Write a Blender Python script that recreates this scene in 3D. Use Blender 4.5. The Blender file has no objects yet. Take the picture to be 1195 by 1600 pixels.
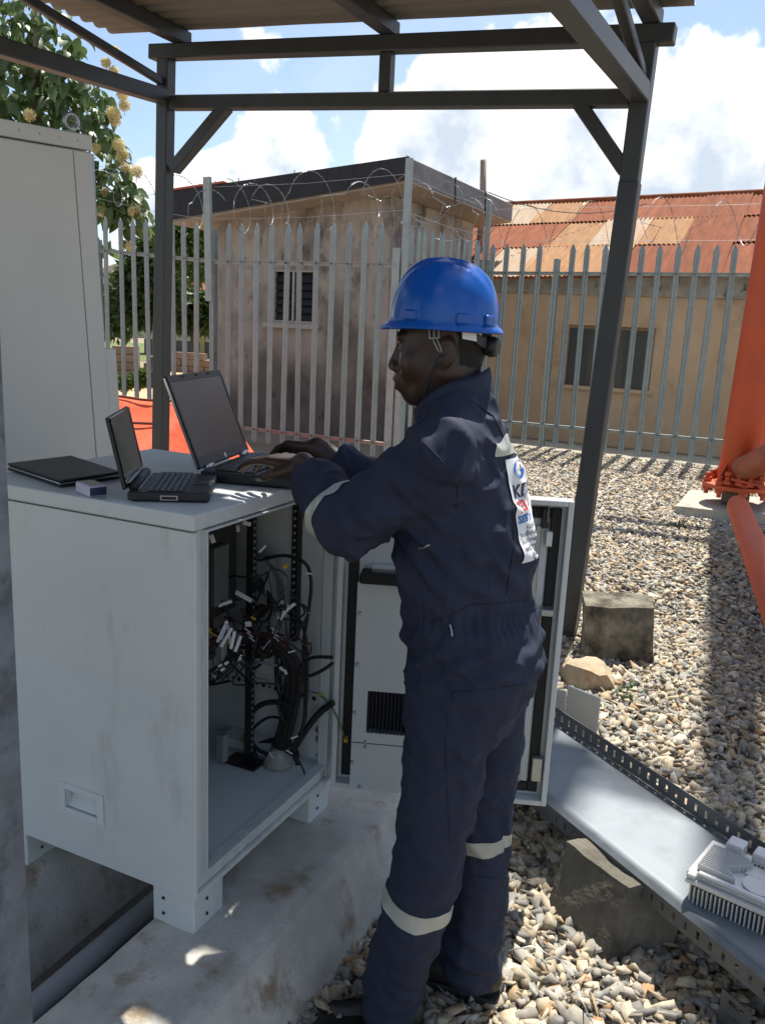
import bpy, bmesh, math, random
import numpy as np
from mathutils import Vector, Matrix, noise
from mathutils.bvhtree import BVHTree

# ------------------------------------------------------------------ camera, sky, sun, exposure
S = bpy.context.scene
COL = S.collection
PITCH, ROLL, YAW, EYE = math.radians(12.5), math.radians(2.63), math.radians(25.3), 1.70
fw = Vector((-math.sin(YAW), math.cos(YAW), 0)); rt = Vector((math.cos(YAW), math.sin(YAW), 0)); zz = Vector((0, 0, 1))
fwd = fw * math.cos(PITCH) - zz * math.sin(PITCH); up0 = fw * math.sin(PITCH) + zz * math.cos(PITCH)
cr = rt * math.cos(ROLL) + up0 * math.sin(ROLL); cu = up0 * math.cos(ROLL) - rt * math.sin(ROLL)
cam_data = bpy.data.cameras.new('camera'); cam = bpy.data.objects.new('camera', cam_data); COL.objects.link(cam)
cam.matrix_world = Matrix(((cr.x, cu.x, -fwd.x, 0), (cr.y, cu.y, -fwd.y, 0), (cr.z, cu.z, -fwd.z, EYE), (0, 0, 0, 1)))
cam_data.sensor_fit = 'VERTICAL'; cam_data.sensor_height = 24.0; cam_data.lens = 24.0 * 1347 / 1600
cam_data.clip_start = 0.02; cam_data.clip_end = 2000
S.camera = cam
S.render.resolution_x, S.render.resolution_y = 764, 1024
SUN_EL, SUN_ROT = math.radians(62), math.radians(-1.5)
S.view_settings.view_transform = 'Standard'; S.view_settings.look = 'None'
S.view_settings.exposure = 0.70; S.view_settings.gamma = 1.0; S.view_settings.use_curve_mapping = False
S.cycles.max_bounces = 8; S.cycles.diffuse_bounces = 5; S.cycles.use_denoising = True

W = bpy.data.worlds.new('World'); S.world = W; W.use_nodes = True
wn, wl = W.node_tree.nodes, W.node_tree.links
wn.clear()
def N(tree, typ, **kw):
    n = tree.nodes.new(typ)
    for k, v in kw.items():
        if k.startswith('i_'):
            key = k[2:]; key = int(key) if key.isdigit() else key
            n.inputs[key].default_value = v
        else: setattr(n, k, v)
    return n
WT = W.node_tree
def wmath(op, a, b=None, c=None, clamp=False):
    n = N(WT, 'ShaderNodeMath', operation=op); n.use_clamp = clamp
    for i, x in enumerate((a, b, c)):
        if x is None: continue
        if isinstance(x, (int, float)): n.inputs[i].default_value = x
        else: WT.links.new(x, n.inputs[i])
    return n.outputs[0]
out = N(WT, 'ShaderNodeOutputWorld'); bg = N(WT, 'ShaderNodeBackground')
sky = N(WT, 'ShaderNodeTexSky'); sky.sky_type = 'NISHITA'; sky.sun_disc = False
sky.sun_elevation = SUN_EL; sky.sun_rotation = SUN_ROT; sky.altitude = 300; sky.air_density = 1.0; sky.dust_density = 1.0; sky.ozone_density = 1.2
tc = N(WT, 'ShaderNodeTexCoord')
nrm = N(WT, 'ShaderNodeVectorMath', operation='NORMALIZE'); wl.new(tc.outputs['Generated'], nrm.inputs[0]); D = nrm.outputs[0]
def pix_dir(x, y):
    return (fwd + cr * ((x - 597.5) / 1347) - cu * ((y - 800) / 1347)).normalized()
# cumulus banks: (direction, angular radius in rad, weight)
def blob(x, y, rad):
    d = pix_dir(x, y)
    n = N(WT, 'ShaderNodeVectorMath', operation='DISTANCE'); wl.new(D, n.inputs[0]); n.inputs[1].default_value = d
    return wmath('SUBTRACT', 1.0, wmath('DIVIDE', n.outputs['Value'], rad), clamp=False)
blobs = [(720, 215, .095), (800, 150, .085), (900, 190, .12), (1010, 200, .11), (1085, 170, .095), (1120, 250, .09), (690, 140, .05),
         (850, 280, .11), (1000, 300, .11), (420, 250, .062), (360, 268, .045), (450, 262, .05), (640, 250, .06), (1250, 300, .16), (1500, 200, .2), (-150, 330, .12), (250, 330, .05)]
acc = None
for b in blobs:
    o = blob(*b); acc = o if acc is None else wmath('MAXIMUM', acc, o)
acc = wmath('MAXIMUM', acc, -0.9)
def wnoise(vec, scale, detail=9, rough=.58):
    n = N(WT, 'ShaderNodeTexNoise'); n.inputs['Scale'].default_value = scale; n.inputs['Detail'].default_value = detail; n.inputs['Roughness'].default_value = rough
    wl.new(vec, n.inputs['Vector']); return n.outputs['Fac']
n1 = wnoise(D, 9.0)
sh = N(WT, 'ShaderNodeVectorMath', operation='ADD'); wl.new(D, sh.inputs[0]); sh.inputs[1].default_value = (0, .012, .035)
n2 = wnoise(sh.outputs[0], 9.0, 7)
n3 = wnoise(D, 2.3, 5, .5)
# far from the listed banks the sky keeps scattered cumulus of its own
bgc = wmath('MULTIPLY', wmath('SUBTRACT', n3, .60), 2.5)
dens = wmath('ADD', wmath('MAXIMUM', acc, bgc), wmath('MULTIPLY', wmath('SUBTRACT', n1, .51), 2.7))
mr = N(WT, 'ShaderNodeMapRange', interpolation_type='SMOOTHSTEP'); wl.new(dens, mr.inputs[0]); mr.inputs[1].default_value = .0; mr.inputs[2].default_value = .22
cover = mr.outputs[0]
wisp = wnoise(D, 3.0, 10, .62)
wr = N(WT, 'ShaderNodeMapRange', interpolation_type='SMOOTHSTEP'); wl.new(wisp, wr.inputs[0]); wr.inputs[1].default_value = .40; wr.inputs[2].default_value = .78; wr.inputs[4].default_value = .38
# sunlit tops white, thick undersides grey-blue
sep = N(WT, 'ShaderNodeSeparateXYZ'); wl.new(D, sep.inputs[0])
n4 = wnoise(D, 5.5, 5, .55)
gr_ = wmath('ADD', wmath('MULTIPLY', wmath('SUBTRACT', n4, .47), 5.0), wmath('MULTIPLY', wmath('SUBTRACT', sep.outputs[2], .15), 7.0))
edge = wmath('MULTIPLY', wmath('SUBTRACT', .55, dens), .9)
lit = wmath('ADD', wmath('ADD', wmath('MULTIPLY', gr_, .55), wmath('MULTIPLY', wmath('SUBTRACT', n1, n2), 4.5)), wmath('ADD', edge, .46), clamp=True)
ccol = N(WT, 'ShaderNodeMix', data_type='RGBA'); wl.new(lit, ccol.inputs[0]); ccol.inputs[6].default_value = (4.3, 4.9, 5.7, 1); ccol.inputs[7].default_value = (7.9, 7.9, 7.9, 1)
mw = N(WT, 'ShaderNodeMix', data_type='RGBA'); wl.new(wr.outputs[0], mw.inputs[0]); wl.new(sky.outputs[0], mw.inputs[6]); mw.inputs[7].default_value = (6.0, 6.5, 7.2, 1)
mx = N(WT, 'ShaderNodeMix', data_type='RGBA'); wl.new(cover, mx.inputs[0]); wl.new(mw.outputs[2], mx.inputs[6]); wl.new(ccol.outputs[2], mx.inputs[7])
wl.new(mx.outputs[2], bg.inputs[0]); bg.inputs[1].default_value = 0.10; wl.new(bg.outputs[0], out.inputs[0])

sun_d = bpy.data.lights.new('sun', 'SUN'); sun_d.energy = 5.0; sun_d.angle = math.radians(.55); sun_d.color = (1, .95, .86)
sun = bpy.data.objects.new('sun', sun_d); COL.objects.link(sun)
sdir = Vector((math.sin(SUN_ROT) * math.cos(SUN_EL), math.cos(SUN_ROT) * math.cos(SUN_EL), math.sin(SUN_EL)))
sun.rotation_euler = sdir.to_track_quat('Z', 'Y').to_euler()
sun.location = sdir * 60
# ------------------------------------------------------------------ helpers
random.seed(7); RNG = np.random.default_rng(7)
def root_loc(o):
    while o.parent: o = o.parent
    return o.location
def tag(o, label=None, cat=None, group=None, kind=None):
    if label: o['label'] = label
    if cat: o['category'] = cat
    if group: o['group'] = group
    if kind: o['kind'] = kind
    return o
def T(name, label, cat, loc=(0, 0, 0), group=None):
    o = bpy.data.objects.new(name, None); COL.objects.link(o); o.location = loc; o.empty_display_size = .1
    return tag(o, label, cat, group)
def mesh_obj(name, me, mat, parent=None, off=None):
    if mat is not None:
        for m in (mat if isinstance(mat, (list, tuple)) else [mat]): me.materials.append(m)
    o = bpy.data.objects.new(name, me); COL.objects.link(o)
    if parent: o.parent = parent
    return o
def put(name, me, parent, loc, rot=None):
    """a piece that shares mesh data with its like; loc is in world space"""
    o = bpy.data.objects.new(name, me); COL.objects.link(o)
    if parent: o.parent = parent; o.location = Vector(loc) - root_loc(parent)
    else: o.location = loc
    if rot is not None: o.rotation_euler = rot
    return o
def frame(d, up=(0, 0, 1)):
    d = Vector(d).normalized(); u = Vector(up)
    if abs(d.dot(u.normalized())) > .995: u = Vector((0, 1, 0)) if abs(d.y) < .9 else Vector((1, 0, 0))
    s = d.cross(u).normalized(); u = s.cross(d).normalized()
    return d, s, u
class MB:
    def __init__(self): self.v = []; self.f = []; self.m = []; self.cur = 0
    def add(self, vs, fs):
        b = len(self.v); self.v += [tuple(x) for x in vs]
        for f in fs: self.f.append(tuple(i + b for i in f)); self.m.append(self.cur)
        return self
    def box(self, c, s, R=None):
        c = Vector(c); h = Vector(s) / 2
        vs = [Vector((x * h.x, y * h.y, z * h.z)) for x in (-1, 1) for y in (-1, 1) for z in (-1, 1)]
        if R is not None: vs = [R @ v for v in vs]
        return self.add([v + c for v in vs], [(0, 1, 3, 2), (4, 6, 7, 5), (0, 4, 5, 1), (2, 3, 7, 6), (0, 2, 6, 4), (1, 5, 7, 3)])
    def bb(self, a, b):
        a, b = Vector(a), Vector(b); return self.box((a + b) / 2, b - a)
    def bar(self, p0, p1, w, h, up=(0, 0, 1)):
        p0, p1 = Vector(p0), Vector(p1); d, s, u = frame(p1 - p0, up)
        vs = []
        for p in (p0, p1):
            for a, b in ((-1, -1), (1, -1), (1, 1), (-1, 1)): vs.append(p + s * a * w / 2 + u * b * h / 2)
        return self.add(vs, [(3, 2, 1, 0), (4, 5, 6, 7), (0, 1, 5, 4), (1, 2, 6, 5), (2, 3, 7, 6), (3, 0, 4, 7)])
    def tube(self, pts, r, n=8, cap=True, closed=False):
        pts = [Vector(p) for p in pts]; k = len(pts); rr = r if isinstance(r, (list, tuple)) else [r] * k
        vs = []; prev = None
        for i, p in enumerate(pts):
            if closed: d = pts[(i + 1) % k] - pts[i - 1]
            else: d = pts[min(i + 1, k - 1)] - pts[max(i - 1, 0)]
            if d.length < 1e-9: d = Vector((0, 0, 1))
            d.normalize()
            if prev is None: _, s, u = frame(d)
            else:
                s = prev - d * prev.dot(d)
                if s.length < 1e-6: _, s, u = frame(d)
                s.normalize(); u = s.cross(d)
            prev = s; u = d.cross(s)
            for j in range(n):
                a = 2 * math.pi * j / n; vs.append(p + (s * math.cos(a) + u * math.sin(a)) * rr[i])
        fs = []
        for i in range(k if closed else k - 1):
            a, b = i * n, ((i + 1) % k) * n
            for j in range(n): fs.append((a + j, a + (j + 1) % n, b + (j + 1) % n, b + j))
        if cap and not closed: fs.append(tuple(range(n))[::-1]); fs.append(tuple((k - 1) * n + j for j in range(n)))
        return self.add(vs, fs)
    def lathe(self, prof, n=16, c=(0, 0, 0), axis=(0, 0, 1)):
        d, s, u = frame(axis); c = Vector(c); vs = []
        for r, z in prof:
            for j in range(n):
                a = 2 * math.pi * j / n; vs.append(c + d * z + (s * math.cos(a) + u * math.sin(a)) * r)
        fs = []
        for i in range(len(prof) - 1):
            for j in range(n): fs.append((i * n + j, i * n + (j + 1) % n, (i + 1) * n + (j + 1) % n, (i + 1) * n + j))
        fs.append(tuple(range(n))[::-1]); fs.append(tuple((len(prof) - 1) * n + j for j in range(n)))
        return self.add(vs, fs)
    def prism(self, poly, ext):
        """polygon of 3D points extruded by a vector"""
        poly = [Vector(p) for p in poly]; ext = Vector(ext); n = len(poly)
        return self.add(poly + [p + ext for p in poly], [tuple(range(n))[::-1], tuple(range(n, 2 * n))] + [(i, (i + 1) % n, n + (i + 1) % n, n + i) for i in range(n)])
    def mesh(self, name, smooth=False):
        me = bpy.data.meshes.new(name); me.from_pydata(self.v, [], self.f)
        if any(self.m): me.polygons.foreach_set('material_index', self.m)
        bm = bmesh.new(); bm.from_mesh(me); bmesh.ops.recalc_face_normals(bm, faces=bm.faces); bm.to_mesh(me); bm.free()
        if smooth:
            me.polygons.foreach_set('use_smooth', [True] * len(me.polygons))
            if smooth != 1: me.set_sharp_from_angle(angle=math.radians(smooth))
        me.update(); return me
    def build(self, name, mat, parent=None, smooth=False, bevel=0, kind=None, seg=1):
        off = root_loc(parent) if parent else Vector((0, 0, 0))
        if off.length > 0: self.v = [tuple(Vector(p) - off) for p in self.v]
        o = mesh_obj(name, self.mesh(name, smooth), mat, parent)
        if bevel:
            b = o.modifiers.new('bevel', 'BEVEL'); b.width = bevel; b.segments = seg; b.limit_method = 'ANGLE'; b.angle_limit = math.radians(40)
        if kind: o['kind'] = kind
        return o
def single(mb, name, mat, label, cat, base, smooth=False, bevel=0, group=None, kind=None):
    """a top-level thing that is one mesh, its origin at its base"""
    mb.v = [tuple(Vector(p) - Vector(base)) for p in mb.v]
    o = mb.build(name, mat, None, smooth, bevel); o.location = base
    return tag(o, label, cat, group, kind)

MATS = {}
def crease(m):
    """fine sharp creases and a twill weave added to the cloth's relief"""
    t = m.node_tree; L = t.links.new; p = t.nodes['Principled BSDF']; bp = p.inputs['Normal'].links[0].from_node
    tcn = N(t, 'ShaderNodeTexCoord'); acc = None
    for sc, amt in ((7, .030), (17, .014)):
        n = N(t, 'ShaderNodeTexNoise'); n.noise_type = 'RIDGED_MULTIFRACTAL'; n.inputs['Scale'].default_value = sc; n.inputs['Detail'].default_value = 2; n.inputs['Distortion'].default_value = .6; L(tcn.outputs['Object'], n.inputs['Vector'])
        b = N(t, 'ShaderNodeBump'); b.inputs['Strength'].default_value = .55; b.inputs['Distance'].default_value = amt; L(n.outputs['Fac'], b.inputs['Height'])
        if acc: L(acc, b.inputs['Normal'])
        acc = b.outputs[0]
    L(acc, bp.inputs['Normal'])
def pm(name, col, rough=.6, metal=0.0, var=.12, scale=6.0, bump=.0, bscale=80.0, col2=None, thr=(.45, .65), rnd=0.0, spec=.5, attr=None, coat=0, stretch=None, detail=6, bdist=.01, rvar=.0, trans=0, grime=None):
    if name in MATS: return MATS[name]
    m = bpy.data.materials.new(name); m.use_nodes = True; t = m.node_tree; p = t.nodes['Principled BSDF']; L = t.links.new
    p.inputs['Roughness'].default_value = rough; p.inputs['Metallic'].default_value = metal; p.inputs['Specular IOR Level'].default_value = spec
    if coat: p.inputs['Coat Weight'].default_value = coat; p.inputs['Coat Roughness'].default_value = .1
    tcn = N(t, 'ShaderNodeTexCoord'); vec = tcn.outputs['Object']
    if stretch:
        mp = N(t, 'ShaderNodeMapping'); mp.inputs['Scale'].default_value = stretch; L(vec, mp.inputs[0]); vec = mp.outputs[0]
    nz = N(t, 'ShaderNodeTexNoise'); nz.inputs['Scale'].default_value = scale; nz.inputs['Detail'].default_value = detail; nz.inputs['Roughness'].default_value = .6; L(vec, nz.inputs['Vector'])
    mr = N(t, 'ShaderNodeMapRange'); L(nz.outputs['Fac'], mr.inputs[0]); mr.inputs[1].default_value = .25; mr.inputs[2].default_value = .75; mr.inputs[3].default_value = 1 - var; mr.inputs[4].default_value = 1 + var
    base = N(t, 'ShaderNodeMix', data_type='RGBA', blend_type='MULTIPLY'); base.inputs[0].default_value = 1
    if attr:
        at = N(t, 'ShaderNodeAttribute'); at.attribute_name = attr; L(at.outputs['Color'], base.inputs[6])
    else: base.inputs[6].default_value = (*col, 1)
    cmb = N(t, 'ShaderNodeCombineColor'); [L(mr.outputs[0], cmb.inputs[i]) for i in range(3)]
    L(cmb.outputs[0], base.inputs[7]); c = base.outputs[2]
    if col2:
        n2 = N(t, 'ShaderNodeTexNoise'); n2.inputs['Scale'].default_value = scale * .6; n2.inputs['Detail'].default_value = 8; n2.inputs['Roughness'].default_value = .65; L(vec, n2.inputs['Vector'])
        r2 = N(t, 'ShaderNodeMapRange'); L(n2.outputs['Fac'], r2.inputs[0]); r2.inputs[1].default_value = thr[0]; r2.inputs[2].default_value = thr[1]
        m2 = N(t, 'ShaderNodeMix', data_type='RGBA'); L(r2.outputs[0], m2.inputs[0]); L(c, m2.inputs[6]); m2.inputs[7].default_value = (*col2, 1); c = m2.outputs[2]
    if grime:
        gc, g0, g1, ga, gs, gst = grime
        gm = N(t, 'ShaderNodeMapping'); gm.inputs['Scale'].default_value = gst; L(tcn.outputs['Object'], gm.inputs[0])
        g_n = N(t, 'ShaderNodeTexNoise'); g_n.inputs['Scale'].default_value = gs; g_n.inputs['Detail'].default_value = 9; g_n.inputs['Roughness'].default_value = .7; L(gm.outputs[0], g_n.inputs['Vector'])
        gr = N(t, 'ShaderNodeMapRange'); L(g_n.outputs['Fac'], gr.inputs[0]); gr.inputs[1].default_value = g0; gr.inputs[2].default_value = g1; gr.inputs[4].default_value = ga
        gx = N(t, 'ShaderNodeMix', data_type='RGBA'); L(gr.outputs[0], gx.inputs[0]); L(c, gx.inputs[6]); gx.inputs[7].default_value = (*gc, 1); c = gx.outputs[2]
    if rnd:
        oi = N(t, 'ShaderNodeObjectInfo'); rr = N(t, 'ShaderNodeMapRange'); L(oi.outputs['Random'], rr.inputs[0]); rr.inputs[3].default_value = 1 - rnd; rr.inputs[4].default_value = 1 + rnd
        hsv = N(t, 'ShaderNodeHueSaturation'); L(rr.outputs[0], hsv.inputs['Value']); L(c, hsv.inputs['Color']); c = hsv.outputs[0]
    L(c, p.inputs['Base Color'])
    if rvar:
        r3 = N(t, 'ShaderNodeMapRange'); L(nz.outputs['Fac'], r3.inputs[0]); r3.inputs[1].default_value = .3; r3.inputs[2].default_value = .7; r3.inputs[3].default_value = rough - rvar; r3.inputs[4].default_value = rough + rvar; L(r3.outputs[0], p.inputs['Roughness'])
    if bump:
        bn = N(t, 'ShaderNodeTexNoise'); bn.inputs['Scale'].default_value = bscale; bn.inputs['Detail'].default_value = 4; L(tcn.outputs['Object'], bn.inputs['Vector'])
        bp = N(t, 'ShaderNodeBump'); bp.inputs['Strength'].default_value = bump; bp.inputs['Distance'].default_value = bdist; L(bn.outputs['Fac'], bp.inputs['Height']); L(bp.outputs[0], p.inputs['Normal'])
    if trans:
        tr = N(t, 'ShaderNodeBsdfTranslucent'); L(c, tr.inputs[0]); ms = N(t, 'ShaderNodeMixShader'); ms.inputs[0].default_value = trans
        ou = t.nodes['Material Output']; L(p.outputs[0], ms.inputs[1]); L(tr.outputs[0], ms.inputs[2]); L(ms.outputs[0], ou.inputs[0])
    MATS[name] = m; return m
def P4(m): return MATS[m]
M_cab = pm('cabinet_paint', (.60, .635, .63), .42, var=.05, scale=3, bump=.06, bscale=350, bdist=.002, col2=(.54, .57, .56), thr=(.5, .8), rvar=.08, grime=((.26, .22, .165), .57, .78, .62, 2.6, (1.6, 1.6, .45)))
M_cab_in = pm('cabinet_inside', (.56, .60, .60), .5, var=.05, scale=4)
M_tall = pm('tall_cabinet_paint', (.58, .575, .53), .5, var=.06, scale=3, bump=.05, bscale=300, bdist=.002, grime=((.30, .26, .20), .56, .78, .5, 1.8, (2.2, 2.2, .3)))
M_blk = pm('black_plastic', (.013, .013, .014), .45, var=.2, scale=20)
M_rub = pm('black_rubber', (.012, .012, .012), .7, var=.2, scale=20)
M_steel = pm('zinc_steel', (.42, .44, .45), .42, .75, var=.2, scale=40, rvar=.1)
M_galv = pm('galvanised_steel', (.30, .36, .355), .55, .2, var=.16, scale=9, rnd=.08, rvar=.1, col2=(.25, .27, .27), thr=(.5, .75), grime=((.17, .11, .06), .66, .78, .6, 5, (1, 1, .6)))
M_shed = pm('dark_grey_painted_steel', (.045, .049, .053), .42, .1, var=.16, scale=7, bump=.08, bscale=120, bdist=.002, rnd=.08, col2=(.065, .056, .05), thr=(.6, .8))
M_white = pm('white_plastic', (.72, .72, .70), .45, var=.05)
M_skin = pm('dark_skin', (.040, .021, .014), .40, var=.25, scale=22, bump=.10, bscale=260, bdist=.002, spec=.45)
M_hand = M_skin
M_cloth = pm('navy_cloth', (.022, .028, .052), .8, var=.14, scale=5, bump=.25, bscale=420, bdist=.0015, spec=.25, col2=(.031, .037, .064), thr=(.45, .72), grime=((.060, .060, .066), .60, .80, .35, 4, (1, 1, .7)))
crease(M_cloth)
M_helm = pm('blue_helmet_plastic', (.001, .085, .40), .24, var=.05, scale=3, spec=.5, rvar=.04)
M_band = pm('reflective_tape', (.42, .43, .39), .38, .15, var=.1, scale=18, bump=.1, bscale=150)
M_boot = pm('black_boot_leather', (.016, .015, .014), .5, var=.2, scale=20, bump=.15, bscale=160)
f32 = np.float32
def smin(a, b, k):
    h = np.clip(.5 + .5 * (b - a) / k, 0, 1); return b + (a - b) * h - k * h * (1 - h)
def rcone(p, a, b, ra, rb):
    a = np.asarray(a, f32); b = np.asarray(b, f32); ba = b - a
    t = np.clip(((p - a) @ ba) / max(float(ba @ ba), 1e-9), 0, 1)
    q = p - a - t[:, None] * ba
    return np.sqrt((q * q).sum(1)) - (ra + (rb - ra) * t)
def ellip(p, c, r, R=None):
    q = p - np.asarray(c, f32)
    if R is not None: q = q @ np.asarray(R, f32)
    r = np.asarray(r, f32)
    k0 = np.sqrt(((q / r) ** 2).sum(1)); k1 = np.sqrt(((q / (r * r)) ** 2).sum(1)) + 1e-6
    return k0 * (k0 - 1) / k1
def loft(p, rings, shrink=1.0, off=0.0):
    g = np.asarray(rings, float)[::-1] if rings[0][0] > rings[-1][0] else np.asarray(rings, float)
    zf = np.linspace(g[0, 0], g[-1, 0], 160)
    tab = np.stack([np.interp(zf, g[:, 0], g[:, i]) for i in range(1, 5)], 1)
    ker = np.ones(9) / 9
    tab = np.stack([np.convolve(np.pad(tab[:, i], 4, 'edge'), ker, 'valid') for i in range(4)], 1)
    z = p[:, 2]; xf, xb, yc, ry = [np.interp(z, zf, tab[:, i]).astype(f32) for i in range(4)]
    cx = (xf + xb) / 2; rx = np.maximum((xb - xf) / 2 * shrink + off, .01); ry = np.maximum(ry + off, .01)
    dx, dy = p[:, 0] - cx, p[:, 1] - yc
    k0 = np.sqrt((dx / rx) ** 2 + (dy / ry) ** 2); k1 = np.sqrt((dx / rx ** 2) ** 2 + (dy / ry ** 2) ** 2) + 1e-6
    d = k0 * (k0 - 1) / k1
    return np.maximum(d, np.maximum(g[0, 0] - z, z - g[-1, 0]))
def sdf_mesh(name, fn, lo, hi, h, B=8):
    lo = np.asarray(lo, float); nb = np.ceil((np.asarray(hi) - lo) / (h * B)).astype(int); n = nb * B + 1
    gi = np.stack(np.meshgrid(*[np.arange(k) for k in nb], indexing='ij'), -1).reshape(-1, 3)
    cen = (lo + (gi + .5) * B * h).astype(f32)
    dc = fn(cen); keep = np.abs(dc) < h * B * 1.75
    Sd = np.repeat(np.repeat(np.repeat(np.where(dc < 0, -1., 1.).astype(f32).reshape(nb), B, 0), B, 1), B, 2)
    Sd = np.pad(Sd, ((0, 1),) * 3, mode='edge')
    loc = np.stack(np.meshgrid(*[np.arange(B + 1)] * 3, indexing='ij'), -1).reshape(-1, 3)
    ks = gi[keep]
    for i in range(0, len(ks), 400):
        idx = (ks[i:i + 400, None, :] * B + loc[None]).reshape(-1, 3)
        Sd[idx[:, 0], idx[:, 1], idx[:, 2]] = fn((lo + idx * h).astype(f32))
    sg = Sd < 0
    c8 = [(a, b, c) for a in (0, 1) for b in (0, 1) for c in (0, 1)]
    sl = lambda A, o: A[o[0]:A.shape[0] - 1 + o[0], o[1]:A.shape[1] - 1 + o[1], o[2]:A.shape[2] - 1 + o[2]]
    cnt = sum(sl(sg, o).astype(np.int8) for o in c8); cell = (cnt > 0) & (cnt < 8)
    ci = np.argwhere(cell); idm = -np.ones(cell.shape, np.int32); idm[cell] = np.arange(len(ci))
    val = {o: Sd[ci[:, 0] + o[0], ci[:, 1] + o[1], ci[:, 2] + o[2]] for o in c8}
    acc = np.zeros((len(ci), 3)); cn = np.zeros(len(ci))
    for o in c8:
        for ax in range(3):
            if o[ax]: continue
            o2 = list(o); o2[ax] = 1; a, b = val[o], val[tuple(o2)]
            m = (a < 0) != (b < 0); t = np.where(m, a / np.where(m, a - b, 1), 0)
            pt = np.array(o, float)[None].repeat(len(ci), 0); pt[:, ax] += t
            acc += pt * m[:, None]; cn += m
    V = lo + (ci + acc / cn[:, None]) * h
    F = []
    for ax in range(3):
        o1, o2 = [(1, 2), (2, 0), (0, 1)][ax]
        s0 = [slice(1, -1)] * 3; s0[ax] = slice(0, -1); s1 = list(s0); s1[ax] = slice(1, None)
        a, b = sg[tuple(s0)], sg[tuple(s1)]
        e = np.argwhere(a != b)
        for k in range(3):
            if k != ax: e[:, k] += 1
        fl = sg[e[:, 0], e[:, 1], e[:, 2]]
        q = []
        for d1, d2 in ((-1, -1), (0, -1), (0, 0), (-1, 0)):
            x = e.copy(); x[:, o1] += d1; x[:, o2] += d2; q.append(idm[x[:, 0], x[:, 1], x[:, 2]])
        q = np.stack(q, 1); q[~fl] = q[~fl][:, ::-1]; F.append(q[(q >= 0).all(1)])
    F = np.concatenate(F)
    return V, F
def np_mesh(name, V, F, smooth=True):
    me = bpy.data.meshes.new(name); me.vertices.add(len(V)); me.vertices.foreach_set('co', np.asarray(V, f32).ravel())
    k = F.shape[1]; me.loops.add(F.size); me.loops.foreach_set('vertex_index', F.ravel().astype(np.int32))
    me.polygons.add(len(F)); me.polygons.foreach_set('loop_start', np.arange(0, F.size, k, dtype=np.int32))
    if smooth: me.polygons.foreach_set('use_smooth', np.ones(len(F), bool))
    me.update(calc_edges=True); me.validate(); return me
def normals(me):
    a = np.empty(len(me.vertices) * 3, f32); me.vertex_normals.foreach_get('vector', a); return a.reshape(-1, 3)
def relax(V, F, it=2, lam=.5):
    for _ in range(it):
        acc = np.zeros_like(V); c = np.zeros(len(V))
        for i in range(4):
            for j in (1, 3):
                np.add.at(acc, F[:, i], V[F[:, (i + j) % 4]]); np.add.at(c, F[:, i], 1)
        V = V + lam * (acc / np.maximum(c, 1)[:, None] - V)
    return V

# ------------------------------------------------------------------ ground, gravel, plinths
M_dirt = pm('sandy_earth', (.27, .22, .155), .95, var=.18, scale=.9, col2=(.16, .19, .06), thr=(.62, .68), bump=.4, bscale=9, bdist=.05)
M_gbed = pm('gravel_dust', (.15, .135, .115), .95, var=.35, scale=14, bump=.8, bscale=45, bdist=.03)
M_road = pm('orange_sand', (.55, .34, .19), .95, var=.1, scale=1.5, bump=.2, bscale=20)
M_conc = pm('weathered_concrete', (.46, .44, .395), .92, var=.22, scale=9, bump=.6, bscale=110, bdist=.006, col2=(.27, .21, .145), thr=(.54, .66), grime=((.10, .085, .07), .62, .70, .7, 7, (1, 1, 1)))
M_conc2 = pm('stained_concrete', (.15, .135, .105), .95, var=.3, scale=7, bump=.7, bscale=50, bdist=.01, col2=(.05, .045, .038), thr=(.45, .62))
def sheet(name, x0, x1, y0, y1, z, nx, ny, m, rough=0.0, kind='structure', holes=None):
    xs = np.linspace(x0, x1, nx + 1); ys = np.linspace(y0, y1, ny + 1)
    v = [(x, y, z + (rough * (noise.noise((x * .9, y * .9, 1.7)) + .4 * noise.noise((x * 2.7, y * 2.7, 5))) if rough else 0)) for x in xs for y in ys]
    f = [(i * (ny + 1) + j, (i + 1) * (ny + 1) + j, (i + 1) * (ny + 1) + j + 1, i * (ny + 1) + j + 1) for i in range(nx) for j in range(ny)]
    mb = MB().add(v, f); o = mb.build(name, m, None, True); o['kind'] = kind; return o
sheet('ground', -420, 420, -420, 420, -.10, 8, 8, M_dirt)
sheet('gravel_bed', -4.32, 4.2, -3, 12.15, -.018, 60, 120, M_gbed, .012)
sheet('earth_floor', -9.5, -4.32, -3, 12.6, -.022, 40, 60, M_dirt, .01)

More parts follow.
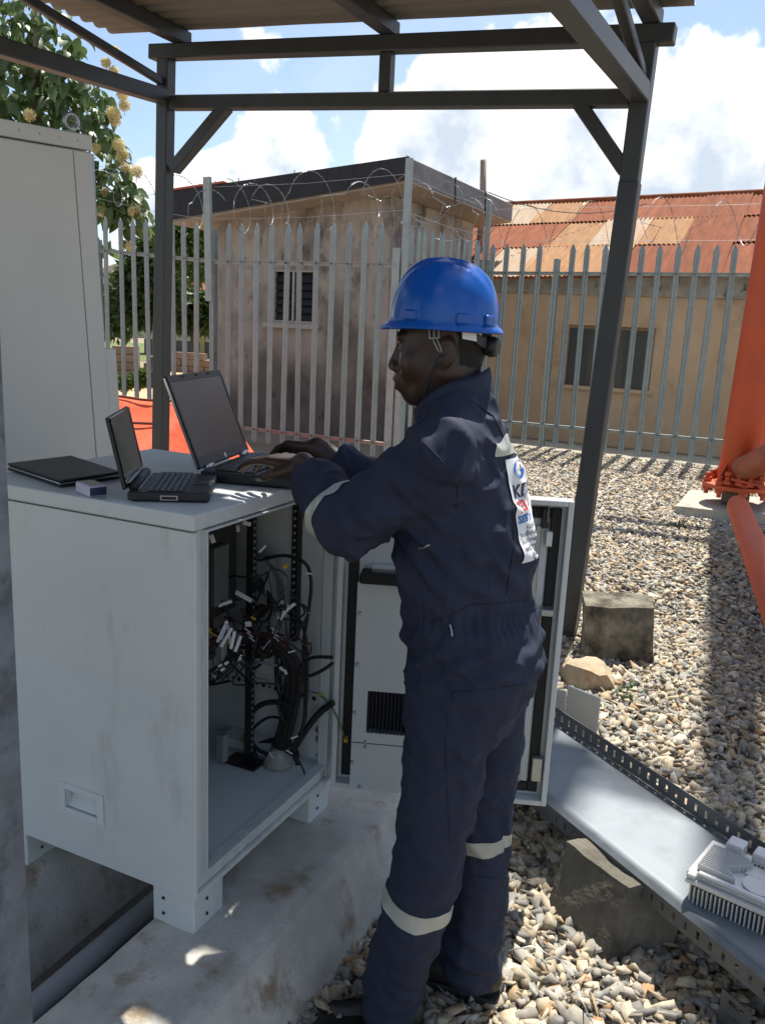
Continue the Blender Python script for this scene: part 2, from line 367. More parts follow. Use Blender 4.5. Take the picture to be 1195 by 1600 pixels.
M_stone = pm('crushed_granite', (.5, .5, .5), .85, var=.3, scale=45, bump=.3, bscale=220, bdist=.002, attr='Col')
def hull_stone(rng, k=11):
    p = rng.normal(size=(k, 3)); p /= (np.abs(p) ** 3).sum(1)[:, None] ** (1 / 3) * .96; p *= rng.uniform(.72, 1.12, (k, 1)); p *= np.array([1.12, rng.uniform(.6, .9), rng.uniform(.45, .72)])
    bm = bmesh.new(); vs = [bm.verts.new(x) for x in p]
    r = bmesh.ops.convex_hull(bm, input=vs); bmesh.ops.delete(bm, geom=[v for v in bm.verts if not v.link_faces], context='VERTS')
    bmesh.ops.triangulate(bm, faces=bm.faces); bm.verts.index_update()
    V = np.array([v.co for v in bm.verts]); F = np.array([[v.index for v in f.verts] for f in bm.faces]); bm.free(); return V, F
def gravel(name, label, P, size, colr, kind='stuff'):
    rng = np.random.default_rng(5); tem = [hull_stone(rng, k) for k in (7, 8, 9, 8, 7, 10, 8, 9, 7, 10, 9, 8)]
    n = len(P); which = rng.integers(0, len(tem), n)
    a = rng.uniform(0, 6.283, n); t1 = rng.normal(0, .35, n); t2 = rng.normal(0, .35, n)
    Vs, Fs, Cs, base = [], [], [], 0
    for k, (V, F) in enumerate(tem):
        ii = np.where(which == k)[0]
        if not len(ii): continue
        ca, sa = np.cos(a[ii]), np.sin(a[ii]); X = V[None, :, 0] * size[ii, None]; Y = V[None, :, 1] * size[ii, None]; Z = V[None, :, 2] * size[ii, None]
        Z2 = Z + X * np.sin(t1[ii])[:, None] + Y * np.sin(t2[ii])[:, None]
        X2 = X * ca[:, None] - Y * sa[:, None]; Y2 = X * sa[:, None] + Y * ca[:, None]
        W_ = np.stack([X2 + P[ii, None, 0], Y2 + P[ii, None, 1], Z2 + P[ii, None, 2]], -1)
        m = len(ii); Vs.append(W_.reshape(-1, 3)); Fs.append((F[None] + (base + np.arange(m) * len(V))[:, None, None]).reshape(-1, 3)); base += m * len(V)
        Cs.append(np.repeat(colr[ii], len(V), 0))
    V = np.concatenate(Vs); F = np.concatenate(Fs); C = np.concatenate(Cs)
    me = np_mesh(name, V, F, smooth=False)
    at = me.attributes.new('Col', 'FLOAT_COLOR', 'POINT'); at.data.foreach_set('color', np.concatenate([C, np.ones((len(C), 1))], 1).astype(f32).ravel())
    o = mesh_obj(name, me, M_stone); return tag(o, label, kind and 'gravel', None, kind)
def stones_in(n, x0, x1, y0, y1, keep):
    q = np.stack([RNG.uniform(x0, x1, n), RNG.uniform(y0, y1, n)], 1); return q[keep(q)]
fr_ = lambda q: q[:, 0] * fw.x + q[:, 1] * fw.y
ri_ = lambda q: q[:, 0] * rt.x + q[:, 1] * rt.y
inview = lambda q: (fr_(q) > .6) & (np.abs(ri_(q)) < fr_(q) * .52 + .8) & (q[:, 0] > -4.25)
near = stones_in(38000, -1.05, 1.6, .9, 5.2, lambda q: inview(q) & ~((q[:, 0] < -.93) & (q[:, 1] < 2.6)))
far = stones_in(88000, -4.25, 3.6, 5.0, 12.08, inview)
mid = stones_in(4500, -2.5, -.9, 2.6, 5.2, inview)
PT = np.concatenate([near, far, mid]); sz = np.concatenate([RNG.lognormal(math.log(.0205), .45, len(near)), RNG.lognormal(math.log(.0205), .45, len(far)), RNG.lognormal(math.log(.024), .3, len(mid))])
sz = np.clip(sz, .009, .036); zz_ = np.array([.012 * noise.noise((x * .9, y * .9, 1.7)) for x, y in PT])
P3 = np.concatenate([PT, (zz_ - .016 + RNG.uniform(-.006, .012, len(PT)) + sz * .12)[:, None]], 1)
pal = np.array([(.40, .34, .26), (.46, .40, .31), (.33, .31, .28), (.26, .26, .25), (.50, .44, .35), (.22, .215, .21), (.38, .29, .19), (.42, .40, .37), (.55, .50, .42), (.34, .21, .12)])
wts = np.array([.17, .12, .15, .14, .08, .12, .09, .07, .03, .03])
cl = pal[RNG.choice(len(pal), len(PT), p=wts / wts.sum())] * RNG.uniform(.85, 1.25, (len(PT), 1)) * np.array([.98, .95, .87])
gravel('gravel', 'crushed granite gravel spread over the whole yard', P3, sz, cl)

def rough_block(name, m, label, cat, base, poly_bot, poly_top, z0, z1, amp=.008, cuts=5, seed=0, group=None):
    """a cast or broken block: quadrilateral base and top, subdivided and made uneven"""
    bm = bmesh.new(); b = [bm.verts.new((x, y, z0)) for x, y in poly_bot]; t = [bm.verts.new((x, y, z1)) for x, y in poly_top]
    bm.faces.new(b[::-1]); bm.faces.new(t); k = len(b)
    for i in range(k): bm.faces.new((b[i], b[(i + 1) % k], t[(i + 1) % k], t[i]))
    bmesh.ops.subdivide_edges(bm, edges=bm.edges[:], cuts=cuts, use_grid_fill=True)
    bm.normal_update(); bmesh.ops.recalc_face_normals(bm, faces=bm.faces)
    for v in bm.verts:
        n = noise.noise_vector(v.co * 7 + Vector((seed, 0, 0))) * amp + noise.noise_vector(v.co * 22 + Vector((seed, 3, 0))) * amp * .45; v.co += n
    bmesh.ops.translate(bm, verts=bm.verts, vec=-Vector(base)); me = bpy.data.meshes.new(name); bm.to_mesh(me); bm.free()
    me.polygons.foreach_set('use_smooth', [True] * len(me.polygons)); me.set_sharp_from_angle(angle=math.radians(50))
    o = mesh_obj(name, me, m); o.location = base; return tag(o, label, cat, group)
def strip(name, label, profile, y0, y1, m, amp, ny=90, sub=8):
    """a long low concrete strip along the yard, its section a polyline in X-Z"""
    pr = [Vector((a[0], 0, a[1])) for a in profile]; sec = []
    for i in range(len(pr) - 1):
        for k in range(sub): sec.append(pr[i].lerp(pr[i + 1], k / sub))
    sec.append(pr[-1]); vs = []; ns = len(sec)
    for j in range(ny + 1):
        y = y0 + (y1 - y0) * j / ny
        for s in sec:
            p = Vector((s.x, y, s.z)); w = 1 if s.z > .01 else .3
            n = noise.noise_vector(p * 4.5) * amp + noise.noise_vector(p * 14) * amp * .5 + noise.noise_vector(p * 40) * amp * .18; vs.append(p + n * w)
    fs = [(j * ns + i, j * ns + i + 1, (j + 1) * ns + i + 1, (j + 1) * ns + i) for j in range(ny) for i in range(ns - 1)]
    fs += [tuple(range(ns))[::-1], tuple(ny * ns + i for i in range(ns))]
    return single(MB().add(vs, fs), name, m, label, 'plinth', ((profile[0][0] + profile[-1][0]) / 2, y0, 0), smooth=55)
strip('concrete_plinth', 'rough concrete strip under the front legs of the open cabinet', [(-1.315, -.03), (-1.300, .06), (-1.300, .188), (-1.288, .20), (-1.03, .197), (-.995, .183), (-.93, .07), (-.885, -.04)], .55, 2.95, M_conc, .0065, 150, 12)
strip('concrete_plinth', 'rough concrete strip under the back legs of the open cabinet', [(-3.0, -.03), (-3.0, .19), (-2.6, .2), (-1.70, .197), (-1.665, .18), (-1.61, .07), (-1.58, -.03)], .8, 3.9, M_conc, .010, 70)
M_pipe = pm('grey_conduit', (.33, .35, .37), .5, var=.1, scale=8)
single(MB().tube([(-1.47, .6, .03), (-1.475, 1.3, .034), (-1.48, 2.0, .03), (-1.5, 2.9, .03)], .031, 14), 'conduit_pipe', M_pipe, 'grey plastic conduit lying in the trench under the open cabinet', 'pipe', (-1.47, 1.3, 0), True)
single(MB().tube([(-1.38, .7, .01), (-1.385, 1.2, .014), (-1.36, 1.5, .012), (-1.40, 1.9, .012), (-1.38, 2.6, .01)], .012, 8), 'ground_cable', M_rub, 'thin black cable lying beside the grey conduit in the trench', 'cable', (-1.38, 1.2, 0), True)
# ------------------------------------------------------------------ survey helpers: sight lines from the camera station cut with planes of the yard
E0 = Vector((0, 0, EYE))
def sight(x, y): return fwd + cr * ((x - 597.5) / 1347) - cu * ((y - 800) / 1347)
def onz(x, y, z=0): d = sight(x, y); return E0 + d * ((z - EYE) / d.z)
def onx(x, y, X): d = sight(x, y); return E0 + d * (X / d.x)
def ony(x, y, Y): d = sight(x, y); return E0 + d * (Y / d.y)
def deep(x, y, D): return E0 + sight(x, y) * D

# ------------------------------------------------------------------ steel shelter
shed = T('steel_shelter', 'dark grey steel shelter frame with corrugated metal roof over the cabinets', 'shelter', (-2.4, 2.0, 0))
YB = 4.69; zu = lambda x: 3.28 - .055 * (x + 3.86); zl = lambda x: 2.985 - .0515 * (x + 3.86)
def bar(name, p0, p1, w, h, parent=shed, m=M_shed, up=(0, 0, 1), bev=.006):
    return MB().bar(p0, p1, w, h, up).build(name, m, parent, bevel=bev)
bar('post', (-3.965, YB, 0), (-3.86, YB, zu(-3.86) - .04), .088, .088, up=(0, 1, 0))
MB().bar((-1.018, YB, -.05), (-.918, YB, 2.44), .10, .10, (0, 1, 0)).build('post', M_shed, shed, bevel=.006)
bar('post', (-.921, YB, 2.40), (-.900, YB, zu(-.9) - .04), .093, .093, up=(0, 1, 0))
for yy in (-1.1,):
    bar('post', (-3.86, yy, 0), (-3.86, yy, zu(-3.86) - .04), .09, .09, up=(0, 1, 0)); bar('post', (-.90, yy, 0), (-.90, yy, zu(-.9) - .04), .09, .09, up=(0, 1, 0))
    bar('beam', (-4.0, yy, zu(-4.0)), (-.72, yy, zu(-.72)), .085, .082)
bar('beam', (-3.97, YB, zu(-3.97)), (-.775, YB, zu(-.775)), .09, .086)
bar('beam', (-3.815, YB, zl(-3.815)), (-.955, YB, zl(-.955)), .08, .082)
bar('strut', (-2.315, YB, zl(-2.315) + .042), (-2.315, YB, zu(-2.315) - .044), .07, .07, up=(0, 1, 0))
bar('knee_brace', (-3.395, YB, zl(-3.4) - .02), (-3.81, YB, 2.585), .07, .078, up=(0, 1, 0)); bar('knee_brace', (-1.215, YB, zl(-1.2) - .02), (-.945, YB, 2.49), .07, .082, up=(0, 1, 0))
a = ony(262, 153, YB); a.x = -3.86; b = onx(0, 74, -3.86); b2 = a + (b - a) * 2.2
bar('side_rail', a - Vector((0, .04, 0)), b2, .085, .085)
a = ony(1000, 148, YB); a.x = -.905; b = onx(884, 0, -.905); b2 = a + (b - a) * 2.2
bar('side_rail', a - Vector((0, .05, 0)), b2, .092, .092)
a = ony(262, 141, YB); a.x = -3.86; b = onx(40, 0, -3.86); bar('diagonal_brace', a - Vector((0, .05, -.04)), a + (b - a) * 1.5, .035, .05)
a = ony(1006, 140, YB); a.x = -.905; b = onx(965, 0, -.905); bar('diagonal_brace', a - Vector((0, .05, -.05)), a + (b - a) * 1.6, .05, .05)
for x in (-3.74, -2.31, -.89): bar('purlin', (x, YB + .05, zu(x) + .083), (x, -1.2, zu(x) + .083), .085, .08)
M_tin = pm('weathered_zinc_sheet', (.17, .155, .135), .6, .2, var=.2, scale=3, stretch=(.4, 3, 1), col2=(.15, .105, .07), thr=(.56, .75), rnd=.1, rvar=.1)
def corrugated(w, L, per, amp, seg=6, nl=2, trap=False):
    """sheet spanning w across the ribs (local x) and L along them (local y)"""
    n = int(round(w / per * seg)); vs = []; fs = []
    for j in range(nl + 1):
        for i in range(n + 1):
            x = w * i / n; s = math.sin(2 * math.pi * x / per); 
            if trap: s = max(-1, min(1, s * 2.2))
            vs.append((x, L * j / nl, amp * s))
    for j in range(nl):
        for i in range(n): fs.append((j * (n + 1) + i, j * (n + 1) + i + 1, (j + 1) * (n + 1) + i + 1, (j + 1) * (n + 1) + i))
    return vs, fs
vs, fs = corrugated(.80, 3.62, .114, .011, 8, 44, True)
RT = Matrix.Rotation(math.atan(.055), 4, 'Y')
# unseen holes cut in the sheets, placed to throw a few sun flecks
holes = []
for (tx, ty, tz, ra, rb) in ((-1.15, 1.795, 1.335, .125, .06), (-1.14, 1.63, .2, .050, .03), (-1.10, 1.43, .2, .085, .05), (-1.18, 1.17, .2, .07, .035), (-.60, 1.72, .62, .02, .05)):
    k_ = (zu(-.7) + .15 - tz) / sdir.z; h_ = Vector((tx, ty, tz)) + sdir * k_; holes.append((h_.x, h_.y, ra, rb))
for k in range(8):
    loc = Vector((-.70 + .012 * (k % 3), 4.72 - .75 * (k + 1) - .05, zu(-.7) + .137 + .004 * (k % 2)))
    pv = [Vector((-y, x, z + .003 * noise.noise((y * 2.1 + k * 5, x * 3, 0)))) for x, y, z in vs]; keep_f = []
    for f in fs:
        c = sum((pv[i] for i in f), Vector()) / 4; w = loc + RT @ c
        if any(((w.x - hx) / ra) ** 2 + ((w.y - hy) / rb) ** 2 < 1 + .5 * noise.noise((w.x * 30, w.y * 30, 0)) for hx, hy, ra, rb in holes): continue
        keep_f.append(f)
    me = MB().add(pv, keep_f).mesh('roof_sheet', 40); me.materials.append(M_tin)
    o = put('roof_sheet', me, shed, loc, (0, math.atan(.055), 0))
    s_ = o.modifiers.new('gauge', 'SOLIDIFY'); s_.thickness = .0012
# speckled galvanised post close to the camera
c_ = deep(13, 720, 1.2)
M_spk = pm('speckled_galvanised_post', (.155, .172, .20), .55, .2, var=.3, scale=16, bump=.6, bscale=40, bdist=.004, col2=(.085, .095, .115), thr=(.5, .62))
single(MB().bar((c_.x - .085, c_.y - .06, -.05), (c_.x - .062, c_.y - .07, 2.9), .14, .14, (0, 1, 0)), 'galvanised_post', M_spk, 'speckled grey galvanised post standing close to the camera at the frame edge', 'post', (c_.x - .085, c_.y - .06, 0), bevel=.006)

# ------------------------------------------------------------------ palisade fence
PALE_H = 2.74
def pale_mesh(h):
    prof = [(-.039, 0), (-.022, .021), (0, .007), (.022, .021), (.039, 0)]; vs = []
    for z, k in ((0, 1), (h - .085, 1), (h - .035, .55), (h, .04)):
        for x, y in prof: vs.append((x * k, -y * (k if k > .5 else .5), z))
        for x, y in prof: vs.append((x * k, -y * (k if k > .5 else .5) + .004, z))
    fs = []
    for r in range(3):
        a, b = r * 10, r * 10 + 10
        for i in range(4): fs.append((a + i, a + i + 1, b + i + 1, b + i)); fs.append((a + 5 + i + 1, a + 5 + i, b + 5 + i, b + 5 + i + 1))
        fs.append((a + 5, a, b, b + 5)); fs.append((a + 4, a + 9, b + 9, b + 4))
    fs += [(30, 31, 32, 33, 34, 39, 38, 37, 36, 35), (4, 3, 2, 1, 0, 5, 6, 7, 8, 9)]
    me = MB().add(vs, fs).mesh('pale'); me.materials.append(M_galv); return me
PALE = pale_mesh(PALE_H)
M_bolt = pm('bolt_steel', (.12, .12, .12), .5, .6)
def rail(parent, p0, p1, side, m=M_galv):
    p0, p1 = Vector(p0), Vector(p1); s = Vector(side).normalized(); mb = MB()
    mb.bar(p0 + s * .003, p1 + s * .003, .006, .048); mb.bar(p0 + s * .024 + Vector((0, 0, .0205)), p1 + s * .024 + Vector((0, 0, .0205)), .036, .006)
    mb.build('rail', m, parent)
def pales(parent, pts, base, side, ang, rails):
    bm_ = MB()
    for x, y, z in pts:
        o = put('pale', PALE, parent, (x, y, z), (random.gauss(0, .004), random.gauss(0, .006), ang + random.gauss(0, .05)))
        for zr in rails: bm_.box((x + side[0] * .012, y + side[1] * .012, zr(x, y)), (.018, .018, .018))
    bm_.build('rail_bolts', M_bolt, parent, kind='stuff')
def fpost(name, parent, x, y, z0, z1, w=.062, d=.10, ang=0.0):
    mb = MB(); R = Matrix.Rotation(ang, 3, 'Z')
    mb.box((x, y, (z0 + z1) / 2), (.006, d, z1 - z0), R); off_ = R @ Vector((0, d / 2 - .003, 0))
    mb.box(Vector((x, y, (z0 + z1) / 2)) + off_, (w, .006, z1 - z0), R); mb.box(Vector((x, y, (z0 + z1) / 2)) - off_, (w, .006, z1 - z0), R)
    return mb.build(name, M_galv, parent)
G = 'palisade fence sections round the yard'
YF, XC, YR = 9.45, -4.35, 12.3
fm = T('palisade_fence', 'steel palisade fence section in front of the stained guard house window', 'fence', (-5.7, YF, 0), G)
n = 11; pales(fm, [(-6.80 + .217 * i, YF - .02, 2.815 - PALE_H) for i in range(n)], 0, (0, -1), 0, [lambda x, y: 2.343, lambda x, y: .235])
M_rred = pm('rail_pinkish', (.38, .25, .215), .6, .2, var=.2, scale=6, col2=(.38, .36, .34), thr=(.45, .6))
rail(fm, (-7.02, YF - .005, 2.345), (-4.47, YF - .005, 2.333), (0, -1, 0)); rail(fm, (-7.02, YF - .005, .235), (-4.47, YF - .005, .232), (0, -1, 0), M_rred)
fpost('post', fm, -7.06, YF + .03, -.1, 2.75); MB().bar((-7.075, YF - .035, 1.85), (-7.115, YF - .035, 3.375), .10, .05, (0, 1, 0)).build('post_extension', M_galv, fm)
fpost('post', fm, -4.43, YF, -.1, 2.53, .10, .06); MB().bar((-4.33, YF + .02, -.1), (-4.34, YF + .02, 3.51), .075, .055, (0, 1, 0)).build('post', M_galv, fm)
fl = T('palisade_fence', 'steel palisade fence section between the tall cabinet and the shelter post', 'fence', (-8.0, YF, 0), G)
xs = [ony(px_, 500, YF).x for px_ in (169, 194, 214, 234, 254, 273, 291, 308)]
pales(fl, [(x, YF - .02, 2.815 - PALE_H - .055 * (x + 7.05)) for x in xs], 0, (0, -1), 0, [lambda x, y: 2.35 - .062 * (x + 7.05), lambda x, y: .24 - .06 * (x + 7.05)])
rail(fl, (-9.0, YF - .005, 2.352 + .062 * 1.95), (-7.08, YF - .005, 2.352), (0, -1, 0)); rail(fl, (-9.0, YF - .005, .24 + .117), (-7.08, YF - .005, .24), (0, -1, 0))
fpost('post', fl, -9.02, YF + .03, -.1, 2.62); MB().bar((-9.0, YF - .03, 1.75), (-9.06, YF - .03, 3.72), .09, .05, (0, 1, 0)).build('post_extension', M_galv, fl)
fs_ = T('palisade_fence', 'short palisade fence run going back along the guard house side wall', 'fence', (XC, 10.9, 0), G)
pales(fs_, [(XC + .02, YF + .16 + .215 * i, 2.80 - PALE_H + .03 * i / 6) for i in range(13)], 0, (1, 0), math.radians(90), [lambda x, y: 2.345 + .035 * (y - YF), lambda x, y: .235 + .03 * (y - YF)])
rail(fs_, (XC + .005, YF + .05, 2.347), (XC + .005, YR - .05, 2.44), (1, 0, 0)); rail(fs_, (XC + .005, YF + .05, .235), (XC + .005, YR - .05, .32), (1, 0, 0))
MB().bar((XC, YR, -.1), (XC - .005, YR, 3.46), .085, .06, (1, 0, 0)).build('post', M_galv, fs_); MB().bar((XC + .0, YR - .05, 2.0), (XC + .0, YR - .05, 2.62), .15, .008, (0, 1, 0)).build('post_plate', M_galv, fs_)
fr2 = T('palisade_fence', 'long steel palisade fence section in front of the rusty roofed house', 'fence', (-1.5, YR, 0), G)
xr = [-3.807 - .2346 * k for k in (2, 1)] + [-3.807 + .2346 * i for i in range(26)]
pales(fr2, [(x, YR - .02, 2.915 - PALE_H - .12) for x in xr if abs(x + 3.31) > .06], 0, (0, -1), 0, [lambda x, y: 2.44 + .012 * (x + 4.3), lambda x, y: .322 + .006 * (x + 3.7)])
for o in [c for c in fr2.children if c.name.startswith('pale')]: o.scale = (1, 1, (2.92 - .0) / 2.86); 
rail(fr2, (-4.3, YR - .005, 2.44), (2.2, YR - .005, 2.515), (0, -1, 0)); rail(fr2, (-4.3, YR - .005, .318), (2.2, YR - .005, .352), (0, -1, 0))
for x in (-3.31, -.2, 2.2): fpost('post', fr2, x, YR + .035, -.1, 2.65, .075, .09)

M_wire = pm('razor_wire_steel', (.30, .31, .32), .5, .6)
def coil(label, p0, p1, r, pitch, seed, zc, loops_skip=0):
    p0, p1 = Vector(p0), Vector(p1); L = (p1 - p0).length; d = (p1 - p0) / L; s = d.cross(Vector((0, 0, 1))).normalized(); rg = random.Random(seed)
    t = T('razor_wire', label, 'razor wire', tuple((p0 + p1) / 2 - Vector((0, 0, r))), 'razor wire coils along the fence top')
    mb, bl = MB(), MB(); nturn = L / pitch; k = int(nturn * 26); pts = []
    ph = rg.uniform(0, 6)
    for i in range(k + 1):
        a = 2 * math.pi * nturn * i / k + ph; turn = int(a / (2 * math.pi)); rr = r * (1 + .28 * math.sin(turn * 2.4 + seed))
        c = p0 + d * (L * i / k + .17 * math.sin(turn * 1.7 + seed)) + Vector((0, 0, .06 * math.sin(turn * 3.1)))
        pts.append(c + s * math.cos(a) * rr + Vector((0, 0, 1)) * math.sin(a) * rr)
    mb.tube(pts, .0028, 4)
    for q in (.9, -.55): mb.tube([p0 + Vector((0, 0, r * q)), (p0 + p1) / 2 + Vector((0, 0, r * q - .03)), p1 + Vector((0, 0, r * q))], .0022, 4)
    mb.build('wire', M_wire, t)
    for i in range(0, len(pts) - 1):
        for u_ in (.0, .5):
            p = pts[i].lerp(pts[i + 1], u_); t_ = (pts[i + 1] - pts[i]).normalized(); o_ = t_.cross(Vector((rg.gauss(0, 1), rg.gauss(0, 1), rg.gauss(0, 1)))).normalized() * .013
            bl.add([p - t_ * .022 + o_, p - t_ * .006, p + t_ * .006, p + t_ * .022 + o_, p + t_ * .022 - o_, p - t_ * .022 - o_], [(0, 1, 5), (2, 3, 4)])
    bl.build('blades', M_wire, t, kind='stuff')
coil('razor wire coil in front of the black roof edge of the guard house', (-7.05, YF + .02, 3.02), (-4.36, YF + .02, 3.10), .27, .47, 1, 0)
coil('razor wire coil against the tree and sky at the far left fence', (-9.0, YF + .02, 3.32), (-7.1, YF + .02, 3.02), .29, .55, 2, 0)
coil('razor wire coil beside the guard house grey roof side', (XC, YF + .05, 3.08), (XC, YR - .05, 3.10), .27, .5, 3, 0)
coil('razor wire coil in front of the rusty corrugated roof', (XC + .05, YR + .02, 3.05), (2.2, YR + .02, 3.15), .30, .62, 4, 0)

# ------------------------------------------------------------------ guard house
M_plas = pm('stained_plaster', (.42, .375, .31), .92, var=.22, scale=2.2, col2=(.075, .06, .05), thr=(.50, .70), stretch=(1.6, 1.6, .75), bump=.35, bscale=35, bdist=.008, grime=((.05, .042, .036), .555, .65, .65, 2.6, (1.3, 1.3, .85)))
# patches of pink wash over the plaster
t_ = M_plas.node_tree; p_ = t_.nodes['Principled BSDF']; src = p_.inputs['Base Color'].links[0].from_socket
tcn = N(t_, 'ShaderNodeTexCoord'); nz = N(t_, 'ShaderNodeTexNoise'); nz.inputs['Scale'].default_value = 1.1; nz.inputs['Detail'].default_value = 4; t_.links.new(tcn.outputs['Object'], nz.inputs['Vector'])
r_ = N(t_, 'ShaderNodeMapRange'); t_.links.new(nz.outputs['Fac'], r_.inputs[0]); r_.inputs[1].default_value = .48; r_.inputs[2].default_value = .66; r_.inputs[4].default_value = .6
mm = N(t_, 'ShaderNodeMix', data_type='RGBA'); t_.links.new(r_.outputs[0], mm.inputs[0]); t_.links.new(src, mm.inputs[6]); mm.inputs[7].default_value = (.40, .335, .31, 1)
# mould rises from the foot of the wall
sx = N(t_, 'ShaderNodeSeparateXYZ'); t_.links.new(tcn.outputs['Object'], sx.inputs[0])
ma = N(t_, 'ShaderNodeMath', operation='MULTIPLY_ADD'); t_.links.new(nz.outputs['Fac'], ma.inputs[0]); ma.inputs[1].default_value = 5.5; ma.inputs[2].default_value = -2.75
mb_ = N(t_, 'ShaderNodeMath', operation='ADD'); t_.links.new(sx.outputs[2], mb_.inputs[0]); t_.links.new(ma.outputs[0], mb_.inputs[1])
r2_ = N(t_, 'ShaderNodeMapRange', interpolation_type='SMOOTHSTEP'); t_.links.new(mb_.outputs[0], r2_.inputs[0]); r2_.inputs[1].default_value = .5; r2_.inputs[2].default_value = 2.4; r2_.inputs[3].default_value = .72; r2_.inputs[4].default_value = 0
m3 = N(t_, 'ShaderNodeMix', data_type='RGBA'); t_.links.new(r2_.outputs[0], m3.inputs[0]); t_.links.new(mm.outputs[2], m3.inputs[6]); m3.inputs[7].default_value = (.05, .042, .036, 1)
t_.links.new(m3.outputs[2], p_.inputs['Base Color'])
M_bit = pm('black_bitumen', (.018, .018, .020), .7, var=.5, scale=9, bump=.5, bscale=30, bdist=.01, col2=(.13, .12, .11), thr=(.66, .72))
M_rcon = pm('grey_roof_concrete', (.24, .24, .235), .9, var=.25, scale=4, col2=(.12, .12, .12), thr=(.55, .75), bump=.3, bscale=40)
M_soff = pm('soffit_plaster', (.40, .33, .26), .9, var=.15, scale=4)
gh = T('guard_house', 'small guard house with stained plaster walls and overhanging flat roof', 'building', (-6.8, 12.5, 0))
gx0, gx1, gy0, gy1 = -8.25, -5.28, 11.0, 14.2; wz = lambda x: 3.36 + .104 * (x + 5.28)
wx0, wx1, wz0, wz1 = -7.16, -6.41, 1.60, 2.37
mb = MB()
def wallquad(mb, xa, xb, za, zb, y, th=.18):
    za_ = za if callable(za) else (lambda x: za); zb_ = zb if callable(zb) else (lambda x: zb)
    mb.prism([(xa, y, za_(xa)), (xb, y, za_(xb)), (xb, y, zb_(xb)), (xa, y, zb_(xa))], (0, th, 0))
wallquad(mb, gx0, wx0, -.1, wz, gy0); wallquad(mb, wx1, gx1, -.1, wz, gy0); wallquad(mb, wx0, wx1, -.1, wz0, gy0); wallquad(mb, wx0, wx1, wz1, wz, gy0)
mb.build('front_wall', M_plas, gh)
mb = MB(); mb.bb((gx1 - .18, gy0 + .18, -.1), (gx1 - .0, gy1, wz(gx1) - .01)); mb.bb((gx0, gy0 + .18, -.1), (gx0 + .18, gy1, wz(gx0))); mb.bb((gx0 + .18, gy1 - .18, -.1), (gx1 - .18, gy1, wz(gx0))); mb.build('side_wall', M_plas, gh)
mb = MB(); mb.bb((gx1 - .30, gy0 - .035, -.1), (gx1 + .03, gy0 - .001, wz(gx1) - .06)); mb.build('corner_pilaster', M_plas, gh, bevel=.01)
rx0, rx1, ry0, ry1 = -8.62, -4.80, 10.45, 14.75; rzt = lambda x: 3.715 + .0905 * (x + 4.8)
mb = MB().prism([(rx0, ry0, rzt(rx0) - .40), (rx1, ry0, rzt(rx1) - .27), (rx1, ry0, rzt(rx1)), (rx0, ry0, rzt(rx0))], (0, ry1 - ry0, 0)); mb.build('roof_slab', M_rcon, gh, bevel=.01)
mb = MB().prism([(rx0 - .004, ry0 - .012, rzt(rx0) - .39), (rx1 + .01, ry0 - .012, rzt(rx1) - .27), (rx1 + .01, ry0 - .012, rzt(rx1) + .006), (rx0 - .004, ry0 - .012, rzt(rx0) + .006)], (0, .010, 0)); mb.build('bitumen_coat', M_bit, gh)
mb = MB().prism([(rx0, ry0 + .03, rzt(rx0) - .43), (rx1, ry0 + .03, rzt(rx1) - .295), (rx1, ry0 + .03, rzt(rx1) - .273), (rx0, ry0 + .03, rzt(rx0) - .403)], (0, ry1 - ry0 - .06, 0)); mb.build('soffit', M_soff, gh)
mb = MB().prism([(rx0, ry0 - .03, rzt(rx0) + .008), (-7.55, ry0 - .03, rzt(-7.55) + .008), (-7.6, ry0 - .03, rzt(-7.6) + .035), (rx0, ry0 - .03, rzt(rx0) + .035)], (0, .3, 0)); mb.build('red_roof_edge', pm('red_roofing', (.45, .09, .05), .7), gh)
for yy in (12.05, 13.35): MB().bar((rx1 + .006, yy, rzt(rx1) + .01), (rx1 + .012, yy + .05, rzt(rx1) - .36), .012, .05, (0, 1, 0)).build('roof_strap', M_blk, gh)
for yy, xx in ((10.6, -4.9), (10.9, -5.0), (10.5, -6.5), (10.5, -7.4)): MB().tube([(xx, yy, rzt(xx) - .01), (xx, yy, rzt(xx) + .06)], .006, 5).build('reinforcing_bar', M_bolt, gh)
fr = MB()
for a, b in (((wx0, wz0), (wx0 + .04, wz1)), ((wx1 - .04, wz0), (wx1, wz1)), ((wx0 + .04, wz0), (wx1 - .04, wz0 + .04)), ((wx0 + .04, wz1 - .04), (wx1 - .04, wz1))): fr.bb((a[0], gy0 + .03, a[1]), (b[0], gy0 + .09, b[1]))
win = fr.build('window', pm('pale_window_frame', (.40, .38, .33), .7, var=.15), gh)
M_pane = pm('dark_louvre_glass', (.016, .020, .024), .45, var=.2, spec=.25)
for i in range(6):
    z = wz0 + .10 + .108 * i; MB().box(((wx0 + wx1) / 2, gy0 + .075, z), (wx1 - wx0 - .09, .006, .115), Matrix.Rotation(math.radians(-24), 3, 'X')).build('louvre_pane', M_pane, win)
MB().bb((wx0 + .345, gy0 + .02, wz0 + .04), (wx0 + .375, gy0 + .05, wz1 - .04)).build('mullion', MATS['pale_window_frame'], win)
MB().bb((wx0 - .10, gy0 - .07, wz0 - .07), (wx1 + .10, gy0 + .16, wz0 - .002)).build('window_sill', MATS['pale_window_frame'], gh, bevel=.008)
MB().bb((wx0 + .02, gy0 + .182, wz0 - .1), (wx1 - .02, gy0 + .19, wz1 + .1)).build('unlit_room_stand_in', M_blk, gh)  # black sheet stands in for the unlit room behind the louvres
